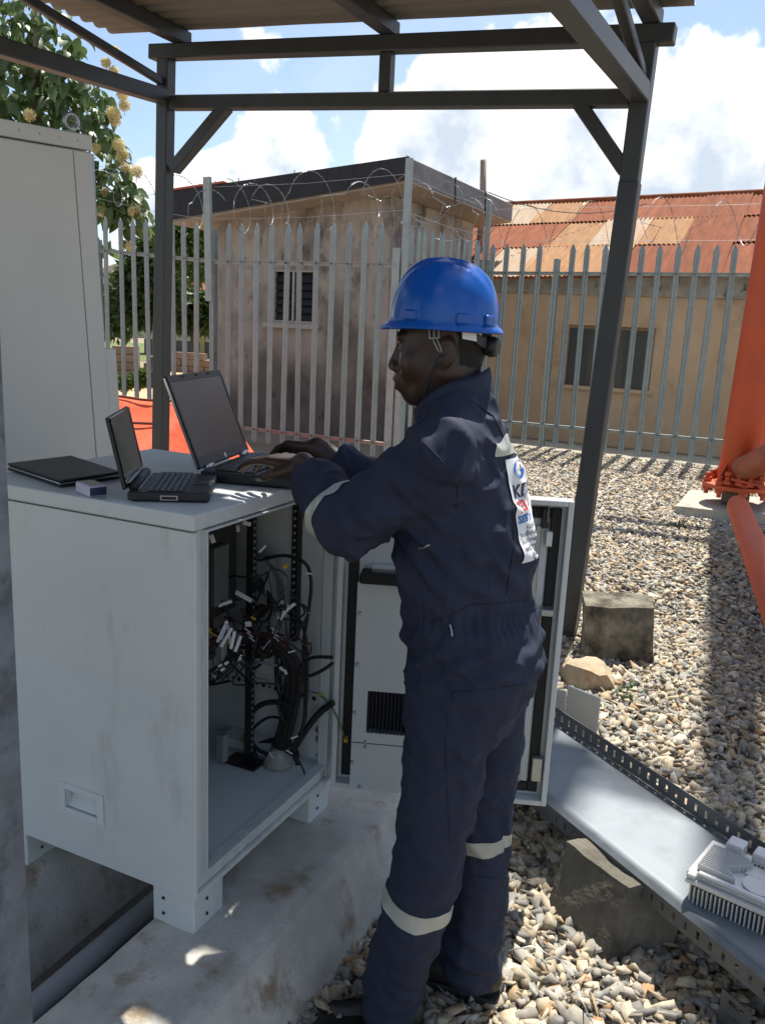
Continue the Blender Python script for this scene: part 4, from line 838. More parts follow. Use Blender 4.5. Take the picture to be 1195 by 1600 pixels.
dbox(mb, s_l, vs0, .0065, .048, DZ0 + .004, zt_); dbox(mb, vs1, sr, .0065, .048, DZ0 + .004, zt_); dbox(mb, vs0, vs1, .0065, .048, DZ0 + .004, vz0_); dbox(mb, vs0, vs1, .0065, .048, vz1_, zt_)
hx = mb.build('heat_exchanger_cover', M_cab, door)
dbox(MB(), s_l + .001, sr - .001, .0485, .0495, dpx(600, 1152)[1] - .001, dpx(600, 1152)[1] + .001).build('cover_seam', M_blk, hx)
dbox(MB(), vs0, vs1, .010, .014, vz0_, vz1_).build('vent_backing', M_blk, hx)
for i in range(15): dbox(MB(), vs0 + .004 + .0112 * i, vs0 + .0075 + .0112 * i, .015, .046, vz0_ + .001, vz1_ - .001).build('vent_fin', pm('dark_blue_fin', (.014, .022, .045), .35, .3), hx)
for (x, y) in ((566, 950), (562, 1028), (558, 1102), (554, 1178), (574, 1148), (574, 1155), (565, 1216)):
    s, z = dpx(x, y); MB().lathe([(.0065, 0), (.0065, .0025), (.004, .005)], 10, dpt(s, .048, z), dN).build('screw', M_steel, hx)
s0, z0 = dpx(566, 900); s1, z1 = dpx(640, 874); mb = MB(); dbox(mb, s0, s0 + .30, .05, .085, z0, z0 + .032); dbox(mb, s0, s0 + .03, .007, .0495, z0 + .002, z0 + .03); mb.build('black_handle', M_rub, door, bevel=.009, seg=3)
dbox(MB(), s0 + .03, s0 + .30, .007, .035, z0 + .033, z0 + .045).build('document_pocket', M_cab_in, door, bevel=.002)
mb = MB(); dbox(mb, DW - .098, DW - .082, .0065, .016, DZ0 + .06, DZ1 - .08); mb.build('locking_rod', M_steel, door, bevel=.002)
for (x0_, x1_, y0_, y1_, m, nm, th) in ((844, 858, 792, 822, M_blk, 'lock_catch', .03), (850, 862, 828, 850, M_white, 'rod_guide', .03), (852, 857, 778, 812, M_steel, 'rod_tip', .04), (850, 856, 1180, 1215, M_steel, 'rod_tip', .03), (842, 862, 946, 954, M_steel, 'handle_spindle', .05)):
    a, b = dpx(x0_, y1_), dpx(x1_, y0_); dbox(MB(), min(a[0], DW - .05), min(b[0], DW - .02), .0065, th, a[1], b[1]).build(nm, m, door, bevel=.002)
p1 = ony(500, 1086, 2.12); p2 = dpt(*[(dpx(541, 1152)[0]), .012, dpx(541, 1152)[1]])
pm_ = (p1 + p2) / 2 + Vector((.03, -.02, .005)); MB().tube([p1, p1.lerp(pm_, .5) + Vector((.005, 0, .012)), pm_, pm_.lerp(p2, .55) + Vector((.006, -.004, -.006)), p2], .0028, 7).build('earth_wire', M_grn, door, True)
MB().box(p2, (.012, .006, .022), DR).build('yellow_lug', M_yel, door, bevel=.001); MB().box(p1, (.01, .006, .012)).build('yellow_lug', M_yel, door)

# ------------------------------------------------------------------ tall cabinet at the left, out of plumb
tall = T('tall_cabinet', 'tall plain beige grey cabinet leaning slightly behind the open one', 'cabinet', (-2.6, 2.05, .197))
TR = Matrix.Rotation(.066, 3, 'X'); piv = Vector((-2.25, 2.475, .2))
def tbx(mb, a, b): a, b = Vector(a), Vector(b); return mb.box(piv + TR @ ((a + b) / 2), b - a, TR)
def tb1(name, a, b, m=M_tall, bev=.003): return tbx(MB(), a, b).build(name, m, tall, bevel=bev)
Ht = 2.065
tb1('body', (-.70, -.95, 0), (-.002, 0, Ht - .052)); tb1('top_cap', (-.705, -.956, Ht - .048), (.006, .006, Ht)); tb1('face_panel', (-.001, -.95, .02), (.004, -.085, Ht - .056), bev=.0015); tb1('face_strip', (-.001, -.081, .02), (.004, -.001, Ht - .056), bev=.0015)
sc = MB()
for yy in (-.30, -.22, -.14, -.06): sc.lathe([(.004, 0), (.003, .002)], 8, piv + TR @ Vector((.0062, yy, Ht - .024)), (1, 0, 0))
sc.build('cap_screws', M_steel, tall, kind='stuff')
e_ = onx(112, 190, -2.27); rg = []
for i in range(20): a = 2 * math.pi * i / 20; rg.append(e_ + Vector((.006 * math.cos(a), .024 * math.cos(a), .024 * math.sin(a))))
eb = MB().tube(rg, .0065, 8, closed=True); eb.lathe([(.013, 0), (.011, .03)], 10, piv + TR @ Vector((-.02, (e_.y - piv.y) + .066 * 2.0 + .005, Ht - .002))); eb.build('lifting_eye', M_steel, tall, True)
a = onx(165, 545, -2.25); tb1('cable_duct', (-.30, .004, 0), (-.002, .058, a.z - .2), pm('duct_paint', (.60, .58, .52), .5), .002)

# ------------------------------------------------------------------ computers on the cabinet top
M_lid = pm('laptop_black', (.020, .021, .022), .5, var=.15, scale=10, bump=.05, bscale=300); M_scr = pm('off_screen', (.030, .031, .032), .32, spec=.45, var=.05); M_scg = pm('glossy_off_screen', (.010, .010, .012), .06, spec=.6)
M_key = pm('laptop_keys', (.016, .016, .017), .45); M_leg = pm('key_print', (.35, .35, .36), .6); M_sil = pm('silver_trim', (.55, .55, .56), .3, .8)
def laptop(name, label, hinge, yaw, wd, dp, th, ll, ang, scr, matte, kb_inset, big):
    hx_, hy_, hz_ = hinge; fr_v = Vector((math.cos(yaw), math.sin(yaw), 0)); wv = Vector((-math.sin(yaw), math.cos(yaw), 0)); uz = Vector((0, 0, 1)); O = Vector(hinge)
    t = T(name, label, 'laptop', tuple(O + fr_v * dp / 2 + wv * wd / 2)); R = Matrix([fr_v, wv, uz]).transposed()
    bx = lambda mb, f0, f1, w0, w1, z0, z1: mb.box(O + fr_v * (f0 + f1) / 2 + wv * (w0 + w1) / 2 + uz * (z0 + z1) / 2, (f1 - f0, w1 - w0, z1 - z0), R)
    base = bx(MB(), 0, dp, 0, wd, .003, th).build('base', M_lid, t, bevel=.005, seg=2)
    bx(MB(), .01, dp - .01, .01, wd - .01, 0, .003).build('rubber_feet', M_rub, base)
    kb = MB(); lg = MB(); n_r, n_c = (6, 15) if big else (6, 14); kf0, kf1, kw0, kw1 = kb_inset
    for i in range(n_r):
        for j in range(n_c):
            if i == n_r - 1 and 4 <= j <= 8:
                if j != 4: continue
                j1 = 9
            else: j1 = j + 1
            f0 = kf0 + (kf1 - kf0) * i / n_r; f1 = kf0 + (kf1 - kf0) * (i + 1) / n_r - .0025; w0 = kw1 - (kw1 - kw0) * j1 / n_c; w1 = kw1 - (kw1 - kw0) * j / n_c - .0025
            w0, w1 = wd - w1, wd - w0
            bx(kb, f0, f1, w0, w1, th + .0005, th + .0035)
            if j1 == j + 1: bx(lg, f0 + (f1 - f0) * .25, f0 + (f1 - f0) * .5, w0 + (w1 - w0) * .3, w0 + (w1 - w0) * .55, th + .0036, th + .0039)
    k = kb.build('keyboard', M_key, t, kind='stuff'); lg.build('key_legends', M_leg, k, kind='stuff')
    pf = (kf1 + dp) / 2; pw = .075 if big else .05; pdp = (dp - kf1) * .33
    bx(MB(), pf - pdp, pf + pdp, wd / 2 - pw / 2, wd / 2 + pw / 2, th + .0003, th + .0012).build('touchpad', pm('touchpad', (.03, .03, .032), .35), t, bevel=.0005)
    la = -fr_v * math.cos(ang) + uz * math.sin(ang); ln = fr_v * math.sin(ang) + uz * math.cos(ang); LR = Matrix([la, wv, ln]).transposed(); Lo = O + uz * (th + .004)
    lb = lambda mb, a0, a1, w0, w1, n0, n1: mb.box(Lo + la * (a0 + a1) / 2 + wv * (w0 + w1) / 2 + ln * (n0 + n1) / 2, (a1 - a0, w1 - w0, n1 - n0), LR)
    lid = lb(MB(), 0, ll, .002, wd - .002, -.011, -.002).build('lid', M_lid, t, bevel=.004, seg=2)
    b0, b1, bs = scr; mb = MB()
    lb(mb, .003, b0, .004, wd - .004, -.002, .001); lb(mb, ll - b1, ll - .003, .004, wd - .004, -.002, .001); lb(mb, b0, ll - b1, .004, bs, -.002, .001); lb(mb, b0, ll - b1, wd - bs, wd - .004, -.002, .001)
    mb.build('bezel', M_lid if big else M_scg, lid, bevel=.001); lb(MB(), b0, ll - b1, bs, wd - bs, -.0018, -.0006).build('screen', matte, lid)
    if big:
        for w in (.035, wd - .075): MB().tube([Lo + wv * w + fr_v * .002, Lo + wv * (w + .04) + fr_v * .002], .0085, 12).build('hinge', M_sil, t, True)
        MB().lathe([(.0075, 0), (.0075, .0008)], 18, Lo + la * b0 * .45 + wv * wd / 2 + ln * .001, ln).build('round_logo', M_sil, lid)
        for w in (.10, wd / 2, wd - .10): lb(MB(), ll - b1 * .55, ll - b1 * .3, w - .008, w + .008, .001, .0028).build('latch', M_rub, lid)
        lb(MB(), .006, ll - .006, -.0005, .0015, -.009, -.003).build('lid_edge', M_sil, lid)
        bx(MB(), dp - .075, dp - .055, -.001, .0005, .010, .020).build('port', M_blk, base); bx(MB(), .02, .08, -.001, .0005, .008, .018).build('port', M_blk, base)
        bx(MB(), dp - .02, dp - .006, .03, wd - .03, th, th + .001).build('status_strip', M_sil, base)
    else:
        MB().tube([O + wv * .03 + uz * (th + .006) + fr_v * .010, O + wv * (wd - .03) + uz * (th + .006) + fr_v * .010], .0115, 14).build('hinge_barrel', M_lid, t, True)
        for f_, z_ in ((.0235, th + .0012), (.001, th + .016)): bx(MB(), f_ - .002, f_ + .002, .028, wd - .028, z_, z_ + .002).build('silver_strip', M_sil, t)
        bx(MB(), .075, .115, -.001, .0005, .006, .017).build('video_port', M_sil, base); bx(MB(), .078, .112, -.0016, -.0008, .008, .015).build('port_opening', M_blk, base)
        bx(MB(), .02, .035, -.001, .0005, .008, .016).build('port', M_blk, base)
        bx(MB(), dp - .012, dp - .003, wd * .4, wd * .6, th, th + .0012).build('touchpad_button', M_sil, t)
    return t
laptop('laptop', 'larger black laptop with matte blank screen under the hands of the technician', (-1.392, 1.812, ZT), .245, .37, .255, .030, .258, 1.19, (.030, .020, .014), M_scr, (.035, .145, .02, .35), True)
laptop('netbook', 'small black netbook with glossy screen seen edge on, near the cabinet corner', (-1.370, 1.512, ZT), .565, .262, .188, .024, .172, 1.36, (.020, .016, .012), M_scg, (.045, .128, .008, .254), False)
# black folder
fq = [onz(*q_, ZT) for q_ in ((12, 735), (95, 763), (190, 748), (112, 722))]; fcn = sum(fq, Vector()) / 4
fo = T('tablet_folder', 'worn black zip folder lying flat beside the netbook', 'folder', tuple(fcn))
def slabq(k, z0, z1): return MB().prism([fcn + (q_ - fcn) * k + Vector((0, 0, z0)) for q_ in fq], (0, 0, z1 - z0))
M_fol = pm('worn_black_leather', (.022, .022, .021), .5, var=.3, scale=18, bump=.3, bscale=90, col2=(.05, .048, .045), thr=(.62, .72))
slabq(1.0, .0005, .006).build('back_cover', M_fol, fo, bevel=.002); slabq(.965, .0062, .014).build('page_block', M_blk, fo, bevel=.003); slabq(1.0, .0142, .020).build('front_cover', M_fol, fo, bevel=.0025)
MB().tube([fcn + (fq[i % 4] - fcn) * .985 + Vector((0, 0, .0102)) for i in (0, 1, 2)], .002, 6).build('zip', M_sil, fo)
# little box
ba, bb_ = onz(140, 778, ZT), onz(167, 775, ZT); bx_d = (bb_ - ba).normalized(); by_d = Vector((-bx_d.y, bx_d.x, 0)); BR = Matrix([bx_d, by_d, Vector((0, 0, 1))]).transposed(); bc = ba + bx_d * .022 + by_d * .036
bo = T('small_carton', 'small white and violet carton beside the black folder', 'box', tuple(bc))
MB().box(bc + Vector((0, 0, .0145)), (.046, .072, .027), BR).build('carton', pm('lavender_card', (.50, .49, .66), .5, var=.06), bo, bevel=.003)
MB().box(bc + Vector((0, 0, .0284)), (.032, .050, .0008), BR).build('top_label', pm('gold_label', (.33, .29, .16), .4), bo)
MB().box(bc - by_d * .0365 + Vector((0, 0, .0135)), (.040, .0008, .019), BR).build('front_label', pm('dark_blue_label', (.025, .028, .085), .4), bo)
# ------------------------------------------------------------------ the technician
# figure measurements (metres, yard axes; he faces -X)
YC = 1.78
TORSO = [(1.535, -.745, -.60, YC, .075), (1.505, -.755, -.572, YC, .105), (1.475, -.765, -.556, YC-.01, .14), (1.44, -.775, -.540, YC-.01, .168), (1.38, -.788, -.518, YC-.01, .176), (1.30, -.795, -.492, YC-.005, .174),
         (1.22, -.797, -.472, YC, .178), (1.15, -.793, -.465, YC, .175), (1.10, -.782, -.466, YC, .17), (1.05, -.768, -.444, YC, .178), (1.0, -.757, -.427, YC, .184),
         (.95, -.747, -.428, YC, .186), (.88, -.732, -.448, YC, .178), (.80, -.705, -.49, YC, .15)]
LEGL = [(0.93, -0.72, -0.49, 1.69, 0.085), (0.9, -0.72, -0.475, 1.685, 0.095), (0.8, -0.713, -0.5, 1.678, 0.1), (0.7, -0.712, -0.515, 1.674, 0.097), (0.6, -0.713, -0.53, 1.67, 0.094), (0.5, -0.718, -0.54, 1.668, 0.09), (0.4, -0.734, -0.553, 1.668, 0.087), (0.3, -0.744, -0.573, 1.668, 0.085), (0.2, -0.765, -0.598, 1.668, 0.084), (0.1, -0.775, -0.622, 1.668, 0.085), (0.035, -0.78, -0.63, 1.668, 0.087)]
LEGR = [(0.93, -0.7, -0.482, 1.87, 0.081), (0.9, -0.7, -0.467, 1.875, 0.091), (0.8, -0.69, -0.48, 1.88, 0.096), (0.7, -0.68, -0.485, 1.88, 0.093), (0.6, -0.67, -0.49, 1.88, 0.09), (0.5, -0.665, -0.496, 1.88, 0.086), (0.4, -0.66, -0.497, 1.88, 0.083), (0.3, -0.658, -0.487, 1.88, 0.081), (0.2, -0.655, -0.49, 1.88, 0.08), (0.1, -0.655, -0.492, 1.88, 0.081), (0.04, -0.655, -0.492, 1.88, 0.083)]
SL, EL, WL = (-.648, 1.612, 1.425), (-.820, 1.570, 1.280), (-1.050, 1.766, 1.356)
SR, ER, WR = (-.715, 1.93, 1.415), (-.90, 2.05, 1.215), (-1.140, 1.985, 1.362)
def lerp(a, b, t): return tuple(a[i] + (b[i] - a[i]) * t for i in range(3))
CUFL, CUFR = lerp(EL, WL, .70), lerp(ER, WR, .80)
def cut(p, d, a, b):
    n = np.asarray(b, f32) - np.asarray(a, f32); n /= np.linalg.norm(n); return np.maximum(d, (p - np.asarray(b, f32)) @ n)
def suit_sdf(p):
    d = loft(p, TORSO, .925)
    d = smin(d, loft(p, LEGL, .91, -.001), .035); d = smin(d, loft(p, LEGR, .91, -.001), .035)
    for (s, e, w, cf) in ((SL, EL, WL, CUFL), (SR, ER, WR, CUFR)):
        a = rcone(p, s, e, .073, .063)
        fo = cut(p, rcone(p, e, lerp(cf, e, -.3), .065, .053), e, cf)
        a = smin(a, fo, .03)
        d = smin(d, smin(a, rcone(p, (-.66, YC, 1.51), (s[0] + .01, s[1], s[2] + .012), .066, .066), .04), .035)
    return d
V, F = sdf_mesh('suit', suit_sdf, (-1.16, 1.36, .0), (-.34, 2.24, 1.62), .0062)
V = relax(V, F, 1)
me = np_mesh('tmp', V, F); Nn = normals(me); bpy.data.meshes.remove(me)
def fold_noise(V, sx, sy, sz, seed):
    out = np.empty(len(V), f32)
    for i, (x, y, z) in enumerate(V): out[i] = noise.noise((x * sx + seed, y * sy - seed, z * sz))
    return out
def wrinkle(V):
    x, y, z = V[:, 0], V[:, 1], V[:, 2]
    big = fold_noise(V, 7, 7, 5, 3.1); mid = fold_noise(V, 17, 17, 11, 8.7); fine = fold_noise(V, 34, 34, 26, 1.3)
    d = .0075 * big + np.where(z < .9, .0045, .0065) * mid + .0018 * fine
    rid = 1 - np.abs(fold_noise(V + .35 * np.stack([z, z * 0, x], 1), 11, 11, 15, 5.5)) * 2.6
    d += np.where(z < .9, .0050, .0095) * np.clip(rid, 0, 1) ** 2.2
    g = lambda v, c, w: np.exp(-((v - c) / w) ** 2)
    ang = np.arctan2(y - YC, x + .62); tors = (x > -.83) & (np.abs(y - YC) < .23)
    d += tors * g(z, 1.088, .032) * (.0042 * np.sin(ang * 46 + 3 * big) - .006)
    d += tors * g(z, 1.20, .09) * .006 * np.sin(z * 85 + ang * 6 + mid * 3 + x * 40)
    d += tors * g(z, 1.0, .06) * .007 * np.sin((x * 75 - z * 95) + mid * 3)
    leg = z < .88
    lcx = np.where(y < YC - .005, -.65, -.57); la = np.arctan2(y - np.where(y < YC - .005, 1.67, 1.88), x - lcx)
    A = np.clip(.35 + 1.5 * fold_noise(V, 6, 6, 5, 21.0), 0, 1.1); sl_ = 2.4 * np.sin(la + .6)
    d += leg * A * (g(z, .50, .15) * .0085 * np.sin(z * 50 + 2.0 * sl_ + mid * 5) + g(z, .14, .12) * .0095 * np.sin(z * 58 + 1.6 * sl_ + big * 7) + g(z, .78, .10) * .008 * np.sin(z * 48 + la * 3.2 + mid * 5))
    d += leg * .004 * g(np.cos(la * 1.0 + 1.35), 1, .10)
    for e, w, s in ((EL, WL, SL), (ER, WR, SR)):
        q = V - np.array(e); r = np.sqrt((q ** 2).sum(1)); ax = np.array(w) - np.array(s); ax /= np.linalg.norm(ax)
        d += np.exp(-(r / .115) ** 2) * .0085 * np.sin((q @ ax) * 105 + mid * 3.5)
        q2 = V - np.array(s); r2 = np.sqrt((q2 ** 2).sum(1))
        d += np.exp(-(r2 / .13) ** 2) * .0075 * np.sin((q2 @ np.array([.5, .2, .85])) * 85 + mid * 3.2)
    return d
V = V + Nn * wrinkle(V)[:, None]
V = relax(V, F, 1, .35)
suit_me = np_mesh('coverall', V, F)
tmp = bmesh.new(); tmp.from_mesh(suit_me); SUIT_BVH = BVHTree.FromBMesh(tmp); tmp.free()

# head frame: turned a little towards the camera, eyes down on the screens
HC = np.array([-.716, YC - .004, 1.652]); hy, hp = math.radians(14), math.radians(6)
hf0 = np.array([-math.cos(hy), -math.sin(hy), 0.]); hs = np.array([math.sin(hy), -math.cos(hy), 0.])   # forward, left
hf = hf0 * math.cos(hp) - np.array([0, 0, 1.]) * math.sin(hp); hu = np.cross(hf, hs)
HB = np.stack([hf, hs, hu], 1)            # columns
def hl(f, s, u): return HC + HB @ np.array([f, s, u])
def hand_sdf(p, W, fwdv, down, thumb_side, curls, seedspread=1.0):
    fwdv = np.array(fwdv, float); fwdv /= np.linalg.norm(fwdv); down = np.array(down, float); down -= fwdv * (down @ fwdv); down /= np.linalg.norm(down)
    side = np.cross(fwdv, down) ; side *= thumb_side
    W = np.array(W, float); Pt = lambda f, s, d: W + fwdv * f + side * s + down * d
    d = ellip(p, Pt(.045, .0, .006), (.052, .036, .0165), np.stack([fwdv, side, down], 1))
    kn = [(.090, .030), (.096, .009), (.091, -.012), (.081, -.031)]
    segs = [(.043, .027, .021), (.047, .030, .022), (.043, .028, .021), (.034, .021, .019)]
    for i, ((kf, ks), sg_) in enumerate(zip(kn, segs)):
        a = Pt(.008, ks * .55, .002); k = Pt(kf, ks, -.003)
        d = smin(d, rcone(p, a, k, .0145, .0112), .008)
        cur = k; ang = 0.0; rr = [.0105, .0094, .0084, .0070]; fd = None
        if i == 3: rr = [.009, .0081, .0073, .0062]
        for j in range(3):
            ang += math.radians(curls[i][j]); sp = math.radians((1.5 - i) * 4 * seedspread)
            dr = fwdv * math.cos(ang) * math.cos(sp) + side * math.sin(sp) * math.cos(ang) + down * math.sin(ang)
            nx = cur + dr * sg_[j]; c = rcone(p, cur, nx, rr[j], rr[j + 1]); fd = c if fd is None else smin(fd, c, .003); cur = nx
        d = smin(d, fd, .0045)
    a = Pt(.020, .026, .010); b = Pt(.052, .050, .020); c = Pt(.082, .054, .030); e = Pt(.106, .048, .038)
    th = smin(smin(rcone(p, a, b, .0165, .0125), rcone(p, b, c, .012, .0102), .004), rcone(p, c, e, .0098, .0075), .004)
    return smin(d, th, .010)
HL = dict(W=WL, fwdv=(-.985, .12, -.02), down=(-.05, .10, -1), thumb_side=1, curls=[(6, 18, 14), (10, 20, 14), (14, 22, 16), (18, 24, 16)])
HR = dict(W=WR, fwdv=(-.965, .22, -.10), down=(-.05, -.25, -1), thumb_side=-1, curls=[(10, 20, 14), (14, 22, 16), (18, 24, 18), (22, 26, 18)])
def head_sdf(p):
    q = ((p - HC.astype(f32)) @ HB.astype(f32)).astype(f32)
    m = q.copy(); m[:, 1] = np.abs(m[:, 1])
    d = ellip(m, (-.010, 0, .026), (.098, .076, .092))
    d = smin(d, ellip(m, (.032, 0, -.030), (.061, .060, .082)), .03)
    d = smin(d, rcone(m, (-.005, .047, -.052), (.050, .022, -.101), .031, .025), .03)
    d = smin(d, ellip(m, (.066, 0, -.107), (.023, .026, .019)), .018)
    d = smin(d, ellip(m, (.056, .043, -.034), (.028, .025, .028)), .025)
    d = smin(d, ellip(m, (.078, 0, -.071), (.029, .036, .031)), .018)
    d = smin(d, ellip(m, (.080, .026, .024), (.014, .026, .009)), .014)
    d = smin(d, rcone(m, (.088, 0, .008), (.104, 0, -.030), .0095, .0145), .014)
    d = smin(d, ellip(m, (.106, 0, -.037), (.0140, .0150, .0115)), .008)
    d = smin(d, ellip(m, (.098, .0175, -.041), (.0130, .0100, .0100)), .006)
    d = -smin(-d, ellip(m, (.097, .033, .001), (.014, .017, .009)), .010)
    d = smin(d, ellip(m, (.0745, .033, .000), (.0135, .0155, .0100)), .004)
    d = smin(d, ellip(m, (.0985, 0, -.0645), (.0135, .027, .0092)), .005)
    d = smin(d, ellip(m, (.0960, 0, -.0820), (.0140, .024, .0100)), .004)
    d = -smin(-d, ellip(m, (.1145, 0, -.0732), (.018, .029, .0017)), .003)
    er = np.array([[math.cos(.25), 0, -math.sin(.25)], [0, 1, 0], [math.sin(.25), 0, math.cos(.25)]])
    e = ellip(m, (-.020, .077, -.014), (.020, .0095, .033), er)
    e = -smin(-e, ellip(m, (-.012, .0865, -.008), (.010, .007, .018), er), .004)
    d = smin(d, e, .006)
    return d
def body_sdf(p):
    d = np.full(len(p), 1., f32)
    hm = (p[:, 2] > 1.36)
    if hm.any():
        q = p[hm]; a = head_sdf(q)
        nk = rcone(q, (-.655, YC, 1.40), hl(-.022, 0, -.055).astype(f32), .068, .060)
        a = smin(a, nk, .022); d[hm] = a
    inner = smin(loft(p, TORSO, .90, -.030), np.maximum(smin(loft(p, LEGL, .88, -.030), loft(p, LEGR, .88, -.030), .03), .24 - p[:, 2]), .03)
    d = smin(d, inner, .02)
    for s, e, w, H in ((SL, EL, WL, HL), (SR, ER, WR, HR)):
        e2 = tuple(e); arm = smin(rcone(p, s, e2, .058, .044), rcone(p, e2, w, .044, .0285), .02)
        hmk = p[:, 0] < -.93
        if hmk.any():
            h = np.full(len(p), 1., f32); h[hmk] = hand_sdf(p[hmk], **H); arm = smin(arm, h, .012)
        d = smin(d, arm, .015)
    return d
person = T('person', 'technician in navy coverall and blue hard hat typing at the open cabinet', 'person', (-.62, YC, 0))
BV, BF = sdf_mesh('body', body_sdf, (-1.31, 1.37, .03), (-.39, 2.22, 1.79), .0040)
BV = relax(BV, BF, 1, .4)
off = np.array(root_loc(person))
body_me = np_mesh('body', BV - off, BF); body = mesh_obj('body', body_me, M_skin, person)
tmp = bmesh.new(); tmp.from_mesh(np_mesh('tmpb', BV, BF)); BODY_BVH = BVHTree.FromBMesh(tmp); tmp.free()
cov_me = suit_me.copy(); cov_me.name = 'coverall'; cov_me.transform(Matrix.Translation(-root_loc(person)))
coverall = mesh_obj('coverall', cov_me, M_cloth, person)
# pieces cut out of the cloth surface: tapes, badge
def cloth_piece(name, mat, planes, out_=.0022, parent=coverall, rim=.0, box=None):
    bm = bmesh.new(); bm.from_mesh(suit_me)
    if box:
        lo, hi = box; bad = [v for v in bm.verts if not all(lo[i] <= v.co[i] <= hi[i] for i in range(3))]; bmesh.ops.delete(bm, geom=bad, context='VERTS')
    for co, no in planes:
        bmesh.ops.bisect_plane(bm, geom=bm.verts[:] + bm.edges[:] + bm.faces[:], dist=1e-5, plane_co=co, plane_no=no, clear_outer=True)
    bm.normal_update()
    nv = [v.normal.copy() for v in bm.verts]
    for v, n in zip(bm.verts, nv): v.co = v.co + n * out_
    r = root_loc(person); bmesh.ops.translate(bm, verts=bm.verts, vec=-r)
    me = bpy.data.meshes.new(name); bm.to_mesh(me); bm.free(); me.polygons.foreach_set('use_smooth', [True] * len(me.polygons))
    return mesh_obj(name, me, mat, parent)
def slab(c, n, w):
    c, n = Vector(c), Vector(n).normalized(); return [(c + n * w / 2, n), (c - n * w / 2, -n)]
fa = Vector(WL) - Vector(EL)
cloth_piece('elbow_tape', M_band, slab((-.862, 1.57, 1.297), (-.88, .42, .22), .040), box=((-1.2, 1.3, 1.1), (-.78, 1.85, 1.5)))
fr = Vector(WR) - Vector(ER)
cloth_piece('elbow_tape', M_band, slab(Vector(lerp(ER, WR, .27)), fr, .040), box=((-1.2, 1.9, 1.1), (-.84, 2.3, 1.5)))
cloth_piece('knee_tape', M_band, slab((-.655, 1.668, .385), (.24, 0, 1), .043), box=((-.9, 1.5, .22), (-.4, 1.768, .5)))
cloth_piece('knee_tape', M_band, slab((-.566, 1.88, .462), (-.06, 0, 1), .040), box=((-.9, 1.772, .3), (-.3, 2.1, .6)))
cloth_piece('back_tape', M_band, slab((-.53, YC, 1.452), (.12, 0, 1), .040) + [((-.556, 1.6, 1.45), (-1, 0, 0)), ((0, 1.70, 0), (0, -1, 0))], box=((-.60, 1.6, 1.36), (-.3, 2.0, 1.55)))
M_badge = pm('printed_white_cloth', (.74, .74, .76), .75, var=.06, scale=10, bump=.15, bscale=300, bdist=.001)
LY0, LY1, LZ0, LZ1 = 1.735, 1.895, 1.212, 1.424
badge = cloth_piece('back_badge', M_badge, [((0, LY0, 1.3), (0, -1, .03)), ((0, LY1, 1.3), (0, 1, 0)), ((0, 1.78, LZ1), (0, .02, 1)), ((0, 1.78, LZ0), (0, .05, -1)), ((-.60, 0, 0), (-1, 0, 0))], out_=.003, box=((-.60, 1.5, 1.1), (-.3, 2.0, 1.6)))
M_ink = {'navy': pm('navy_print', (.012, .016, .035), .7), 'red': pm('red_print', (.55, .05, .04), .7), 'blue': pm('blue_print', (.01, .14, .48), .7), 'grey': pm('grey_print', (.05, .05, .06), .7)}
def on_back(y, z, lift=.0045):
    h = SUIT_BVH.ray_cast(Vector((0, y, z)), Vector((-1, 0, 0)))
    return (h[0] + h[1] * lift) if h[0] else Vector((-.45, y, z))
def print_text(txt, y, z, size, ink, squash=1.0, bold=.0, rise=0.0):
    c = bpy.data.curves.new('t', 'FONT'); c.body = txt; c.size = size; c.resolution_u = 2; c.offset = bold
    o = bpy.data.objects.new('t', c); COL.objects.link(o); dg = bpy.context.evaluated_depsgraph_get(); me = bpy.data.meshes.new_from_object(o.evaluated_get(dg)); bpy.data.objects.remove(o); bpy.data.curves.remove(c)
    me.name = 'lettering'
    for v in me.vertices: v.co = on_back(y + v.co.x * squash, z + v.co.y + rise * v.co.x * squash) - root_loc(person)
    return mesh_obj('lettering', me, M_ink[ink], badge)
print_text('KDZ', 1.745, 1.342, .040, 'navy', 1.35, .0009)
print_text('TENO', 1.743, 1.314, .028, 'red', 1.3, .0008)
print_text('SES N', 1.742, 1.290, .025, 'blue', 1.3, .0008)
print_text('kudo', 1.775, 1.274, .019, 'grey', 1.3)
print_text('kudhnetm', 1.742, 1.259, .018, 'grey', 1.35)
print_text('kuchnem', 1.742, 1.245, .018, 'grey', 1.35)
print_text('web:www.om', 1.740, 1.231, .017, 'grey', 1.35)
em = MB()
gl = [on_back(1.788 + .026 * math.cos(a), 1.399 + .019 * math.sin(a)) for a in [2 * math.pi * i / 20 for i in range(20)]]
em.add(gl, [tuple(range(20))]); em.build('globe_emblem', M_ink['blue'], badge)
em = MB()
for a0, a1, r0, r1 in ((.3, 1.5, .4, .8), (3.3, 4.3, .3, .75)):
    em.add([on_back(1.788 + .026 * r * math.cos(a), 1.399 + .019 * r * math.sin(a), .006) for r in (r0, r1) for a in (a0, (a0 + a1) / 2, a1)], [(0, 1, 4, 3), (1, 2, 5, 4)])
em.build('emblem_mark', M_badge, badge)
print_text('053', 1.762, 1.212, .021, 'grey', 1.3)

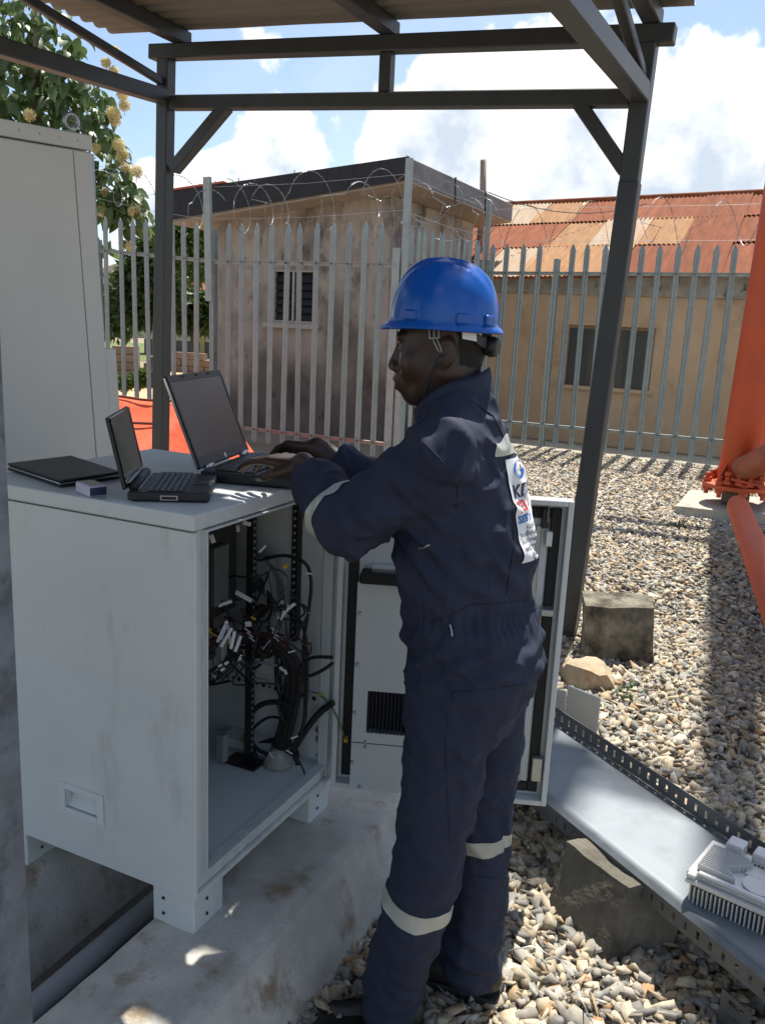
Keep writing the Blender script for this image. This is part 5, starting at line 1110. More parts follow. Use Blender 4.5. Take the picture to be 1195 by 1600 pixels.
# seams, pocket edges: cords laid on the cloth along lines seen on it
M_seam = pm('navy_seam', (.013, .016, .028), .8)
def eye_ray(x, y): return fwd + cr * ((x - 597.5) / 1347) - cu * ((y - 800) / 1347)
def seam(name, pts, r=.0014, mat=M_seam, bvh=None, lift=.0006):
    q = []
    for i in range(len(pts) - 1):
        for k in range(6):
            t = k / 6; x = pts[i][0] * (1 - t) + pts[i + 1][0] * t; y = pts[i][1] * (1 - t) + pts[i + 1][1] * t
            h = (bvh or SUIT_BVH).ray_cast(Vector((0, 0, EYE)), eye_ray(x, y))
            if h[0]: q.append(h[0] + h[1] * lift)
    if len(q) > 2: MB().tube(q, r, 5).build(name, mat, coverall, True)
seam('seam', [(735, 625), (770, 650), (790, 690), (798, 730), (800, 800), (803, 850), (795, 900), (790, 935)], .0019)
seam('seam', [(640, 980), (700, 965), (735, 945), (790, 942), (830, 938)], .0016)
seam('pocket_edge', [(704, 965), (692, 1000), (690, 1040), (702, 1080), (712, 1105)], .0020)
seam('seam', [(705, 1082), (750, 1078), (795, 1073), (822, 1068)], .0012)
seam('seam', [(660, 690), (690, 720), (715, 760), (712, 800)], .0013)
seam('seam', [(700, 1110), (696, 1180), (700, 1260), (704, 1330)], .0012)
seam('seam', [(745, 1370), (775, 1372), (800, 1366)], .0012)
seam('zip_pull', [(704, 975), (707, 985), (708, 996)], .0022, M_steel, lift=.003)
seam('zip_pull', [(655, 856), (664, 854), (672, 850)], .0022, M_steel, lift=.003)
# collar, cuffs and hems
mb = MB(); nn = 40; vs = []
for ring, (rs, zo) in enumerate(((1.02, -.03), (1.05, .0), (1.03, .022), (.99, .030), (.94, .024), (.93, -.02))):
    for j in range(nn):
        a = 2 * math.pi * j / nn; ca, sa = math.cos(a), math.sin(a)      # ca=1 -> back
        lift = .036 * ca + .006 * math.sin(3 * a)
        vs.append((-.676 + .075 * rs * ca - .010 * (1 - ca) * .5 + zo * -.25, YC + .083 * rs * sa, 1.527 + lift + zo * (1.15 + .45 * ca)))
fs = [(i * nn + j, i * nn + (j + 1) % nn, (i + 1) * nn + (j + 1) % nn, (i + 1) * nn + j) for i in range(5) for j in range(nn)]
mb.add(vs, fs).build('collar', M_cloth, coverall, True)
def cuff(c, axis, r, name='cuff'):
    MB().lathe([(r * .96, -.030), (r * 1.03, -.026), (r * 1.05, -.004), (r * 1.03, .002), (r * .86, .002), (r * .84, -.02)], 24, c, axis).build(name, M_cloth, coverall, True)
cuff(CUFL, Vector(WL) - Vector(EL), .0535); cuff(CUFR, Vector(WR) - Vector(ER), .0535)
# boots
for hx, hyy, tilt in ((-.632, 1.712, .62), (-.488, 1.885, .05)):
    bt = lambda f, s, z: (hx - f * math.cos(tilt) + s * math.sin(tilt), hyy - f * math.sin(tilt) - s * math.cos(tilt), z)
    def boot_sdf(p):
        d = rcone(p, bt(.085, 0, .15), bt(.075, 0, .06), .040, .045)
        d = smin(d, rcone(p, bt(.045, 0, .05), bt(.16, .004, .050), .044, .043), .03)
        d = smin(d, ellip(p, bt(.215, .006, .040), (.062, .047, .036)), .03)
        return np.maximum(d, .012 - p[:, 2])
    v, f = sdf_mesh('boot', boot_sdf, (hx - .32, hyy - .1, -.01), (hx + .06, hyy + .1, .28), .006)
    b = mesh_obj('boot', np_mesh('boot', relax(v, f, 1, .3) - off, f), M_boot, person)
    prof = [(.00, .036), (.02, .045), (.08, .044), (.14, .046), (.20, .052), (.255, .040), (.283, .012)]
    pl = [bt(x, w, -.008) for x, w in prof] + [bt(x, -w, -.008) for x, w in prof[::-1]]
    MB().prism(pl, (0, 0, .026)).build('sole', M_rub, b, bevel=.004)
# hard hat
hat_c = HC + HB @ np.array([.0, 0, .050]); hat_u = np.array([.03, 0, 1.]); hat_u /= np.linalg.norm(hat_u)
hat_f = hf0 - hat_u * (hf0 @ hat_u); hat_f /= np.linalg.norm(hat_f); hat_s = np.cross(hat_u, hat_f); HAT = np.stack([hat_f, hat_s, hat_u], 1)
hatp = lambda f, s, u: Vector(hat_c + HAT @ np.array([f, s, u]))
def hat_rad(a): return np.array([(.109 if math.cos(a) > 0 else .126) * math.cos(a), .104 * math.sin(a)])
mb = MB(); na, ns = 72, 22; vs = []
brim = lambda a: .0085 + .015 * max(0, math.cos(a)) ** 3 + .004 * max(0, -math.cos(a)) ** 2
rings = [(-.0135, .90, 1), (-.0150, 1.0, 1), (-.011, 1.0, 1), (-.004, .45, 1), (0, .0, 1)]
for (zo, bf, _) in rings:
    for j in range(na):
        a = 2 * math.pi * j / na; r = hat_rad(a); u = r / np.linalg.norm(r); q = r + u * brim(a) * bf
        vs.append(hatp(q[0], q[1], zo - .010 * max(0, math.cos(a)) ** 2 * bf))
for i in range(1, ns):
    s = (i / ns) ** .92; k = (1 - s ** 2.25) ** (1 / 2.25)
    for j in range(na):
        a = 2 * math.pi * j / na; r = hat_rad(a) * k; z = s * .131
        rid = .0065 / (1 + math.exp((abs(r[1]) - .019) * 700)) * min(1, max(0, (s - .35) / .3))
        sid = .0035 * (1 if abs(abs(r[1]) - (.045 + .03 * (r[0] + .13))) < .006 else 0) * min(1, max(0, (s - .5) / .25)) 
        vs.append(hatp(r[0], r[1], z + rid + sid))
vs.append(hatp(0, 0, .1375)); top = len(vs) - 1; nr = len(rings) + ns - 1
fs = [(i * na + j, i * na + (j + 1) % na, (i + 1) * na + (j + 1) % na, (i + 1) * na + j) for i in range(nr - 1) for j in range(na)] + [((nr - 1) * na + j, (nr - 1) * na + (j + 1) % na, top) for j in range(na)]
hat = mb.add(vs, fs).build('hard_hat', M_helm, person, True)
sd = hat.modifiers.new('thick', 'SOLIDIFY'); sd.thickness = .003; sd.offset = -1
for a0 in (math.radians(62), math.radians(118), math.radians(150), math.radians(-62), math.radians(-118), math.radians(-150)):
    r = hat_rad(a0); u = r / np.linalg.norm(r); t = np.array([-u[1], u[0]]); m = MB()
    R = Matrix([list(HAT @ np.array([u[0], u[1], 0])), list(HAT @ np.array([t[0], t[1], 0])), list(hat_u)]).transposed()
    m.box(hatp(r[0] + u[0] * .0, r[1] + u[1] * .0, .012), (.010, .030, .022), R).build('accessory_slot', M_helm, hat, bevel=.004, seg=2)
for sd_ in (-1, 1):
    MB().tube([hl(.0865 - .010 * (t_ - .5) ** 2 * 8, sd_ * (.020 + .026 * t_), -.0035 - .004 * math.sin(t_ * 3.1)) for t_ in (0, .25, .5, .75, 1)], .0014, 5).build('eyelashes', M_blk, person, True)
    MB().tube([hl(.0925 - .016 * t_ ** 2, sd_ * (.012 + .036 * t_), .027 + .006 * math.sin(t_ * 2.6)) for t_ in (0, .25, .5, .75, 1)], .0030, 5).build('eyebrow', pm('black_brow', (.008, .007, .006), .9), person, True)
M_strapg = pm('grey_strap_plastic', (.30, .31, .31), .4); M_strap = pm('black_strap', (.018, .018, .02), .7)
bk = hl(.003, .081, .030); R = Matrix([list(hf), list(hs), list(hu)]).transposed()
mb = MB()
for dx in (-.010, 0, .010): mb.box(Vector(bk) + Vector(hf) * dx, (.0028, .004, .026), R)
for dz in (-.012, .012): mb.box(Vector(bk) + Vector(hu) * dz, (.023, .004, .003), R)
mb.build('strap_buckle', M_strapg, hat, bevel=.0008)
mb = MB()
for o_ in (-.004, .004): mb.tube([hl(.003 + o_, .080, .018), hl(-.004 + o_, .080, .0), hl(-.010 + o_ * .5, .078, -.018)], .0018, 6)
mb.build('strap_loop', M_strapg, hat, True)
mb = MB()
for o_ in (-.005, .005): mb.tube([hl(-.010 + o_ * .4, .079, -.016), hl(.004 + o_, .077, -.045), hl(.020 + o_, .066, -.080), hl(.030 + o_, .045, -.112), hl(.033 + o_, .015, -.128), hl(.033 + o_, -.02, -.128)], .0036, 6)
mb.build('chin_strap', M_strap, hat, True)
kn = hl(-.112, .022, -.008); kax = Vector(HB @ np.array([-.95, .25, -.25]))
mb = MB().lathe([(.017, -.014), (.021, -.010), (.021, .006), (.019, .012), (.010, .0125)], 20, kn, kax)
for j in range(14):
    a = 2 * math.pi * j / 14; d_, s_, u_ = frame(kax); mb.box(Vector(kn) + (s_ * math.cos(a) + u_ * math.sin(a)) * .0212 - kax.normalized() * .002, (.003, .003, .003))
mb.build('ratchet_knob', M_blk, hat, True)
def hat_band(name, pts, w, mat):
    mb = MB(); q = [Vector(hl(*p)) for p in pts]; d = Vector(hu) * w / 2; c = Vector(hl(-.02, 0, 0)); vs = []
    for p in q:
        o_ = (p - c); o_ -= Vector(hu) * o_.dot(Vector(hu)); o_.normalize(); vs += [p - d, p + d, p + d + o_ * .003, p - d + o_ * .003]
    fs = [(i * 4 + k, i * 4 + (k + 1) % 4, i * 4 + 4 + (k + 1) % 4, i * 4 + 4 + k) for i in range(len(q) - 1) for k in range(4)] + [(0, 3, 2, 1), tuple(len(vs) - 4 + k for k in range(4))]
    mb.add(vs, fs).build(name, mat, hat)
hat_band('suspension_band', [(-.055, .080, .028), (-.078, .066, .022), (-.090, .050, .016)], .030, M_white)
hat_band('nape_band', [(-.082, .062, .012), (-.098, .042, .0), (-.106, .022, -.008), (-.108, 0, -.010), (-.106, -.022, -.008), (-.098, -.042, .0)], .022, M_blk)
# short hair below the hat, a shell on the scalp
q = (BV - HC) @ HB
fc = q[BF].mean(1); sel = (fc[:, 2] > -.052 + .25 * np.clip(fc[:, 0] + .09, 0, 1)) & (fc[:, 2] < .075) & (fc[:, 0] < -.044) & (np.abs(fc[:, 1]) < .0795) & ~((np.abs(fc[:, 0] + .02) < .026) & (fc[:, 2] < .022)) & (BV[BF].mean(1)[:, 2] > 1.55)
hf_ = BF[sel]; used, inv = np.unique(hf_, return_inverse=True)
hme = np_mesh('h', BV[used], inv.reshape(hf_.shape)); hn = normals(hme); 
mesh_obj('hair', np_mesh('hair', BV[used] + hn * .0018 - off, inv.reshape(hf_.shape)), pm('black_hair', (.011, .0085, .0075), .8, bump=.6, bscale=600, bdist=.003), person)
# ------------------------------------------------------------------ cable tray and what stands round it
tP = Vector((-.706, 3.135, .20)); tD = Vector((.797, -.604, 0)); tN = Vector((-.604, -.797, 0)); TW, TH, TL0, TL1 = .372, .062, -.55, 1.75
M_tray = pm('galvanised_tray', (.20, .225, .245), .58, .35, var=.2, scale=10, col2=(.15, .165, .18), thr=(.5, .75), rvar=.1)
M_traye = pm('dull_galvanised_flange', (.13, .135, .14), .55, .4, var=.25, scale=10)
tr = T('cable_tray', 'galvanised perforated cable tray running along the gravel past the door', 'cable tray', tuple(tP + tD * .6))
tp_ = lambda s, w, z: tP + tD * s + tN * w + Vector((0, 0, z))
def perforated(name, s0, s1, zlo, zhi, place, parent, m, pitch=.042, sw=.011, sl0=.30, sl1=.70, th=.0025):
    mb = MB(); k = int((s1 - s0) / pitch)
    for i in range(k):
        a = s0 + i * pitch; xs = [a, a + (pitch - sw) / 2, a + (pitch + sw) / 2, a + pitch]; zs = [zlo, zlo + (zhi - zlo) * sl0, zlo + (zhi - zlo) * sl1, zhi]
        vs = [place(x, z) for x in xs for z in zs]; fs = [(p * 4 + q, (p + 1) * 4 + q, (p + 1) * 4 + q + 1, p * 4 + q + 1) for p in range(3) for q in range(3) if not (p == 1 and q == 1)]
        mb.add(vs, fs)
    o = mb.build(name, m, parent); s_ = o.modifiers.new('gauge', 'SOLIDIFY'); s_.thickness = th; return o
mb = MB(); nn_ = 50
mb.add([tp_(TL0 + (TL1 - TL0) * i / nn_, TW * j / 10, .003 * noise.noise((i * .4, j * .5, 0))) for i in range(nn_ + 1) for j in range(11)], [(i * 11 + j, (i + 1) * 11 + j, (i + 1) * 11 + j + 1, i * 11 + j + 1) for i in range(nn_) for j in range(10)])
fl0 = mb.build('tray_floor', M_tray, tr, True); s_ = fl0.modifiers.new('gauge', 'SOLIDIFY'); s_.thickness = .002
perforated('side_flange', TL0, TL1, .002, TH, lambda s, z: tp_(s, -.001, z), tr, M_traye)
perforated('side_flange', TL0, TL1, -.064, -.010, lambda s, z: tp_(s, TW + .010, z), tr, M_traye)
MB().prism([tp_(TL0, TW, .0025), tp_(TL0, TW + .012, -.010), tp_(TL0, TW + .010, -.012), tp_(TL0, TW - .002, 0)], tD * (TL1 - TL0)).build('rolled_edge', M_tray, tr)
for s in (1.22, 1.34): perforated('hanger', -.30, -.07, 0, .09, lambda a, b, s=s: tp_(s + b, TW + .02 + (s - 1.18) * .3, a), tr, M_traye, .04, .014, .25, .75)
fb = [onz(851, 1418), onz(946, 1497), onz(1048, 1478), onz(960, 1400)]
rough_block('tray_footing', M_conc2, 'dark stained concrete footing carrying the cable tray', 'footing', (fb[1].x, fb[1].y + .1, 0), [(p.x, p.y) for p in fb], [(p.x + .03, p.y + .09) for p in fb], -.03, .180, .012, 6, 2)
# heat sink unit
c0 = onz(1064, 1402, .202); c1 = onz(1195, 1462, .202); hd = (c1 - c0).normalized(); hp_ = Vector((-hd.y, hd.x, 0)); HR_ = Matrix([hd, hp_, Vector((0, 0, 1))]).transposed()
hsk = T('radio_unit', 'white finned radio unit lying on the cable tray', 'radio unit', tuple(c0 + hd * .17 + hp_ * .1))
M_alu = pm('white_cast_aluminium', (.62, .62, .60), .42, .25, var=.1, scale=14)
hb = lambda mb, a0, a1, b0, b1, z0, z1: mb.box(c0 + hd * (a0 + a1) / 2 + hp_ * (b0 + b1) / 2 + Vector((0, 0, (z0 + z1) / 2)), (a1 - a0, b1 - b0, z1 - z0), HR_)
LU, DU = .36, .21
hb(MB(), .0, LU, .012, DU, .050, .078).build('body', M_alu, hsk, bevel=.004)
hb(MB(), .014, LU - .014, .02, DU - .008, .012, .049).build('core', M_blk, hsk)
for i in range(30): a = .018 + .0112 * i; hb(MB(), a, a + .0042, -.004, DU, -.001 if i % 9 else .004, .049).build('fin', M_alu, hsk, bevel=.0008)
hb(MB(), .004, LU - .004, -.006, .010, .052, .066).build('front_rail', M_alu, hsk, bevel=.003); hb(MB(), .03, LU - .02, .006, .024, .079, .088).build('front_rail', M_alu, hsk, bevel=.003)
for a in (.006, LU - .03): hb(MB(), a, a + .024, -.004, .026, .067, .080).build('corner_lug', M_alu, hsk, bevel=.003)
for i in range(14):
    b = .036 + .0092 * i; a1 = .135 - .045 * max(0, 1 - abs(i - 4) / 6.0) if i < 12 else .12
    hb(MB(), .02, a1, b, b + .003, .0785, .097).build('top_fin', M_alu, hsk, bevel=.0006); hb(MB(), .36 - a1 + .0, .345, b, b + .003, .0785, .097).build('top_fin', M_alu, hsk, bevel=.0006)
MB().lathe([(.046, .0785), (.046, .084)], 28, c0 + hd * .175 + hp_ * .075).build('centre_boss', M_alu, hsk, 40); hb(MB(), .125, .225, .10, .18, .0787, .085).build('centre_plate', M_alu, hsk, bevel=.002)
for i in range(4): a = .05 + .072 * i; hb(MB(), a, a + .046, DU - .045, DU + .006, .0787, .112).build('connector_block', M_alu, hsk, bevel=.003)
mb = MB()
for i in range(12): mb.lathe([(.0035, 0), (.0035, .001)], 8, c0 + hd * (.115 + .010 * i) + hp_ * (.155 + .002 * (i % 2)) + Vector((0, 0, .0858)))
mb.build('plate_holes', M_blk, hsk, kind='stuff')
# concrete block, rock, panel, scraps
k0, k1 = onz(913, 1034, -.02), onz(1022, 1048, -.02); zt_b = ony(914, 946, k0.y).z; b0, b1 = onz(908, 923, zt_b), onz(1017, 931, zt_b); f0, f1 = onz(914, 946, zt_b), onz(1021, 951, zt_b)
rough_block('concrete_block', pm('shaded_block', (.24, .215, .16), .95, var=.4, scale=11, bump=1, bscale=40, bdist=.02, col2=(.05, .042, .028), thr=(.40, .62)), 'rough concrete block standing on the gravel, darkened like its shaded front', 'block', (k0.x + .15, k0.y + .15, -.02),  # dark mottle over the whole block stands in for its shaded front
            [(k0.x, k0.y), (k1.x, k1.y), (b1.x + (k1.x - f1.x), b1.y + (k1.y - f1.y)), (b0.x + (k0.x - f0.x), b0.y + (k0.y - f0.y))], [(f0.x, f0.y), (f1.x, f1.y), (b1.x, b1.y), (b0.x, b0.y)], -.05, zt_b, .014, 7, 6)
rk = onz(915, 1066); bm = bmesh.new(); bmesh.ops.create_icosphere(bm, subdivisions=3, radius=.1)
for v in bm.verts:
    p = v.co.copy(); n = p.normalized(); m_ = max(n.dot(Vector(a).normalized()) for a in ((1, .2, .5), (-.8, .5, .7), (-.3, -1, .3), (.6, -.7, -.2), (-1, -.4, -.1), (.2, 1, .1), (.1, -.2, 1), (.8, .7, -.5), (0, 0, -1))); v.co = n * (.094 / max(.72, m_) + .008 * noise.noise(p * 22)); v.co.x *= 1.25; v.co.z *= .78
me = bpy.data.meshes.new('rock'); bm.to_mesh(me); bm.free(); me.polygons.foreach_set('use_smooth', [True] * len(me.polygons)); me.set_sharp_from_angle(angle=math.radians(32))
o = mesh_obj('rock', me, pm('tan_rock', (.42, .33, .22), .9, var=.25, scale=12, bump=.5, bscale=70, col2=(.35, .18, .09), thr=(.55, .7))); o.location = rk + Vector((0, 0, .035)); tag(o, 'tan broken rock lying in front of the concrete block', 'rock')
pB = onz(931, 1160, -.01); d2 = (onz(862, 1122, .06) - pB); d2.z = 0; d2.normalize(); nrm2 = Vector((-d2.y, d2.x, 0)); r_ = sight(938, 1086); t_ = (pB - E0).dot(nrm2) / r_.dot(nrm2); zt_p = (E0 + r_ * t_).z
pn = T('metal_panel', 'pale grey sheet metal panel standing on edge beside the cable tray', 'panel', tuple(pB))
def panelseg(s0, s1): return MB().prism([pB + d2 * s0, pB + d2 * s1, pB + d2 * s1 + Vector((0, 0, zt_p + .03)), pB + d2 * s0 + Vector((0, 0, zt_p))], nrm2 * .012)
M_pan = pm('pale_panel_paint', (.50, .51, .47), .5, var=.08, scale=5)
panelseg(0, .140).build('sheet', M_pan, pn, bevel=.002); panelseg(.143, .75).build('sheet', M_pan, pn, bevel=.002)
bg_ = onz(862, 738, -.06); bm = bmesh.new(); bmesh.ops.create_icosphere(bm, subdivisions=3, radius=.1)
for v in bm.verts: v.co += v.co.normalized() * .05 * noise.noise(v.co * 22); v.co.x *= 1.15; v.co.z *= .5
me = bpy.data.meshes.new('plastic_bag'); bm.to_mesh(me); bm.free(); o = mesh_obj('plastic_bag', me, pm('black_bag', (.015, .015, .016), .3)); o.location = bg_; tag(o, 'crumpled black plastic bag on the gravel near the far fence', 'bag')
M_weed = pm('weed_green', (.07, .13, .03), .7, var=.3, trans=.25)
for i, (x, y, lab) in enumerate(((980, 1092, 'small green weed in the sunny gravel right of the rock'), (1058, 826, 'small green weed in the gravel by the tower footing'), (905, 720, 'low grass tuft at the foot of the fence kerb'))):
    c = onz(x, y, -.02); rg_ = random.Random(i); mb = MB()
    for k in range(26):
        a = rg_.uniform(0, 6.3); l = rg_.uniform(.02, .06) * (1 if i == 0 else 1.6); w = .006; d_ = Vector((math.cos(a), math.sin(a), 0)); s_ = Vector((-d_.y, d_.x, 0)); p0 = c + d_ * rg_.uniform(0, .05)
        mb.add([p0 - s_ * w * .4, p0 + s_ * w * .4, p0 + d_ * l * .5 + Vector((0, 0, l * .8)) + s_ * w, p0 + d_ * l * .5 + Vector((0, 0, l * .8)) - s_ * w, p0 + d_ * l + Vector((0, 0, l * .9))], [(0, 1, 2, 3), (3, 2, 4)])
    single(mb, 'weed', M_weed, lab, 'weed', c)
wr = [onz(*q_, .03) for q_ in ((770, 1490), (830, 1478), (875, 1500), (900, 1545), (925, 1598))]
single(MB().tube(wr, .0016, 5), 'loose_wire', M_sil, 'thin loose wire lying on the sunny gravel behind the boots', 'wire', tuple(wr[2]), True)

# ------------------------------------------------------------------ beyond the fence on the left
M_bark = pm('bark', (.16, .13, .10), .95, var=.3, scale=14, bump=.8, bscale=40, stretch=(2, 2, .4))
M_leafT = pm('teak_leaf', (.12, .19, .06), .45, var=.25, scale=3, rnd=.35, trans=.35); M_leafM = pm('mango_leaf', (.060, .110, .026), .5, var=.35, scale=1.2, trans=.25, rnd=.2); M_leafL = pm('light_bush_leaf', (.085, .15, .03), .6, var=.35, scale=1.5, trans=.3)
M_flow = pm('yellow_blossom', (.78, .69, .40), .8, var=.25, scale=8, trans=.2)
def leaf_mesh(L, Wd, droop, cup):
    vs = []; st = [(0, .03), (.18, .7), (.45, 1), (.75, .72), (1, .04)]
    for t, w in st:
        z = -droop * L * t * t; vs += [(t * L, -w * Wd / 2, z + cup * w * Wd), (t * L, 0, z), (t * L, w * Wd / 2, z + cup * w * Wd)]
    fs = [(i * 3 + j, (i + 1) * 3 + j, (i + 1) * 3 + j + 1, i * 3 + j + 1) for i in range(4) for j in range(2)]
    return vs, fs
# teak tree with cream-yellow flower heads
tr_c = deep(70, 190, 15.0); tk = T('teak_tree', 'broad leaved tree with yellow flower heads rising behind the tall cabinet', 'tree', (tr_c.x - .6, tr_c.y + .3, 0))
trunk = [Vector((tr_c.x - .6, tr_c.y + .3, 0)), Vector((tr_c.x - .55, tr_c.y + .3, 1.6)), tr_c + Vector((-.35, 0, -1.0)), tr_c + Vector((-.2, 0, .6)), tr_c + Vector((-.05, 0, 2.0))]
MB().tube(trunk, [.16, .14, .11, .07, .03], 9).build('trunk', M_bark, tk, True)
lobes = [(20, 60, 15.0, .45), (55, 40, 15, .5), (105, 60, 14.8, .42), (95, 120, 14.7, .50), (35, 150, 15, .8), (100, 175, 14.8, .6), (150, 150, 14.7, .36), (60, 215, 15.2, .75), (140, 200, 14.7, .50), (165, 240, 14.6, .42), (175, 290, 14.6, .45), (190, 310, 14.5, .36), (165, 350, 14.6, .5), (205, 335, 14.5, .3), (-40, 120, 15.3, 1.1), (-30, 260, 15.4, 1.1), (80, 300, 15.6, .8), (15, 20, 15.2, .4)]
rg_ = random.Random(11); lvs, lfs = leaf_mesh(.25, .17, .5, .14); LM = MB().add(lvs, lfs).mesh('leaf', True); LM.materials.append(M_leafT)
cand = []
for (x, y, D, r) in lobes:
    c = deep(x, y, D); m_ = int(62 * (r / .5) ** 2)
    for _ in range(m_):
        v = Vector((rg_.gauss(0, 1), rg_.gauss(0, 1), rg_.gauss(0, 1))).normalized() * r * rg_.uniform(.35, 1.0) ** .6; v.z *= 1.1; cand.append((c + v, v))
    MB().tube([tr_c + Vector((-.2, 0, -.3 if y > 150 else .5)), (tr_c + c) / 2 + Vector((0, 0, -.15)), c], [.045, .03, .012], 6).build('branch', M_bark, tk, True)
vis = sorted(cand, key=lambda q: q[0].dot(fw)); rest = MB()
for i, (p, v) in enumerate(vis):
    yaw_ = math.atan2(v.y, v.x) + rg_.gauss(0, .7); pit = rg_.uniform(.0, 1.1); rol = rg_.gauss(0, .5); s = rg_.uniform(.7, 1.15)
    if i % max(1, len(vis) // 300) == 0 and i // max(1, len(vis) // 300) < 300:
        o = put('leaf', LM, tk, p, (rol, pit, yaw_)); o.scale = (s, s, s)
    else:
        R = Matrix.Rotation(yaw_, 3, 'Z') @ Matrix.Rotation(pit, 3, 'Y') @ Matrix.Rotation(rol, 3, 'X'); rest.add([p + R @ (Vector(q) * s) for q in lvs], lfs)
rest.build('foliage', M_leafT, tk, True, kind='stuff')
for (x, y, r) in ((177, 177, .17), (192, 148, .15), (195, 165, .14), (180, 188, .14), (186, 226, .16), (192, 240, .14), (47, 180, .15), (214, 268, .15), (196, 262, .12), (222, 326, .13), (208, 330, .12), (160, 330, .14), (150, 232, .12), (178, 112, .13), (166, 98, .12), (180, 80, .12), (52, 8, .10), (205, 385, .12), (165, 300, .10), (190, 245, .13)):
    c = deep(x, y, 14.35); r *= .72; mb = MB()
    for _ in range(750):
        v = Vector((rg_.gauss(0, 1), rg_.gauss(0, 1), rg_.gauss(0, .85))).normalized() * r * rg_.uniform(.15, 1) ** .5; p = c + v; q = Vector((rg_.gauss(0, 1), rg_.gauss(0, 1), rg_.gauss(0, 1))).normalized(); s_ = q.cross(Vector((.3, .5, .8))).normalized(); h = .011
        mb.add([p - q * h, p + s_ * h, p + q * h, p - s_ * h], [(0, 1, 2, 3)])
    mb.tube([c - Vector((0, 0, r * 1.6)), c], .006, 5); mb.build('flower_cluster', M_flow, tk, kind='stuff')
def bushy(name, label, cat, blobs_, D, base, n, ls, m, trunk_r=.0, th_=None, group=None):
    t = T(name, label, cat, base, group); mb = MB(); rg = random.Random(hash(label) % 1000 if False else len(label))
    tot = sum(b[2] ** 2 for b in blobs_)
    for (x, y, r) in blobs_:
        c = deep(x, y, D)
        for _ in range(int(n * r * r / tot)):
            v = Vector((rg.gauss(0, 1), rg.gauss(0, 1), rg.gauss(0, 1))).normalized() * r * rg.uniform(.3, 1.08) ** .6; p = c + v
            d_ = (v.normalized() + Vector((rg.gauss(0, .6), rg.gauss(0, .6), rg.gauss(-.5, .6)))).normalized(); s_ = d_.cross(Vector((rg.gauss(0, 1), rg.gauss(0, 1), rg.gauss(0, 1)))).normalized(); k = ls * rg.uniform(.7, 1.3)
            mb.add([p, p + d_ * k * .5 + s_ * k * .17, p + d_ * k, p + d_ * k * .5 - s_ * k * .17], [(0, 1, 2, 3)])
    mb.build('crown', m, t, kind='stuff')
    if trunk_r:
        B = Vector(base); tp2 = deep(blobs_[0][0], blobs_[0][1], D); tb_ = MB(); tb_.tube([B, B.lerp(tp2, .35) + Vector((.05, 0, 0)), B.lerp(tp2, .7) + Vector((-.05, 0, .1)), tp2], [trunk_r, trunk_r * .85, trunk_r * .7, trunk_r * .4], 9)
        for (x, y, r) in blobs_[1:]: tb_.tube([B.lerp(tp2, .55), deep(x, y, D)], [trunk_r * .5, trunk_r * .2], 6)
        tb_.build('trunk', M_bark, t, True)
    return t
b = onz(303, 578, -.1); Dm = (b - E0).dot(fwd)
bushy('mango_tree', 'small dark mango tree with bare trunk in front of the cream walled house', 'tree', [(303, 486, .50), (318, 478, .40), (288, 500, .38), (330, 495, .45), (300, 470, .35)], Dm, tuple(b), 2600, .30, M_leafM, .15)
b2 = onz(246, 580, -.1)
bushy('leafy_tree', 'large dense dark green tree between the fence and the red roofed house', 'tree', [(236, 400, .65), (222, 440, .70), (248, 465, .8), (215, 480, .55), (252, 420, .6), (236, 490, .40), (255, 385, .45)], Dm * .97, tuple(b2), 6500, .32, M_leafM, .14)
bushy('bush', 'light green bush beside the road at the far left', 'bush', [(186, 480, .55), (192, 505, .5), (178, 455, .5), (200, 440, .35), (160, 490, .8)], Dm * 1.05, tuple(deep(186, 540, Dm * 1.05)), 2600, .26, M_leafL)
bushy('bush', 'tall bush against the sky behind the guard house left end', 'bush', [(300, 370, .75), (285, 355, .5), (318, 400, .7), (275, 385, .6)], Dm * .8, tuple(onz(300, 600)), 3200, .24, M_leafL)
bushy('bush', 'low green bush at the roadside in front of the block pillar', 'bush', [(215, 594, .13), (235, 590, .13), (195, 597, .11), (245, 596, .10), (225, 588, .12), (184, 598, .08)], 17.0, tuple(deep(215, 606, 17.0)), 1500, .12, M_leafL)
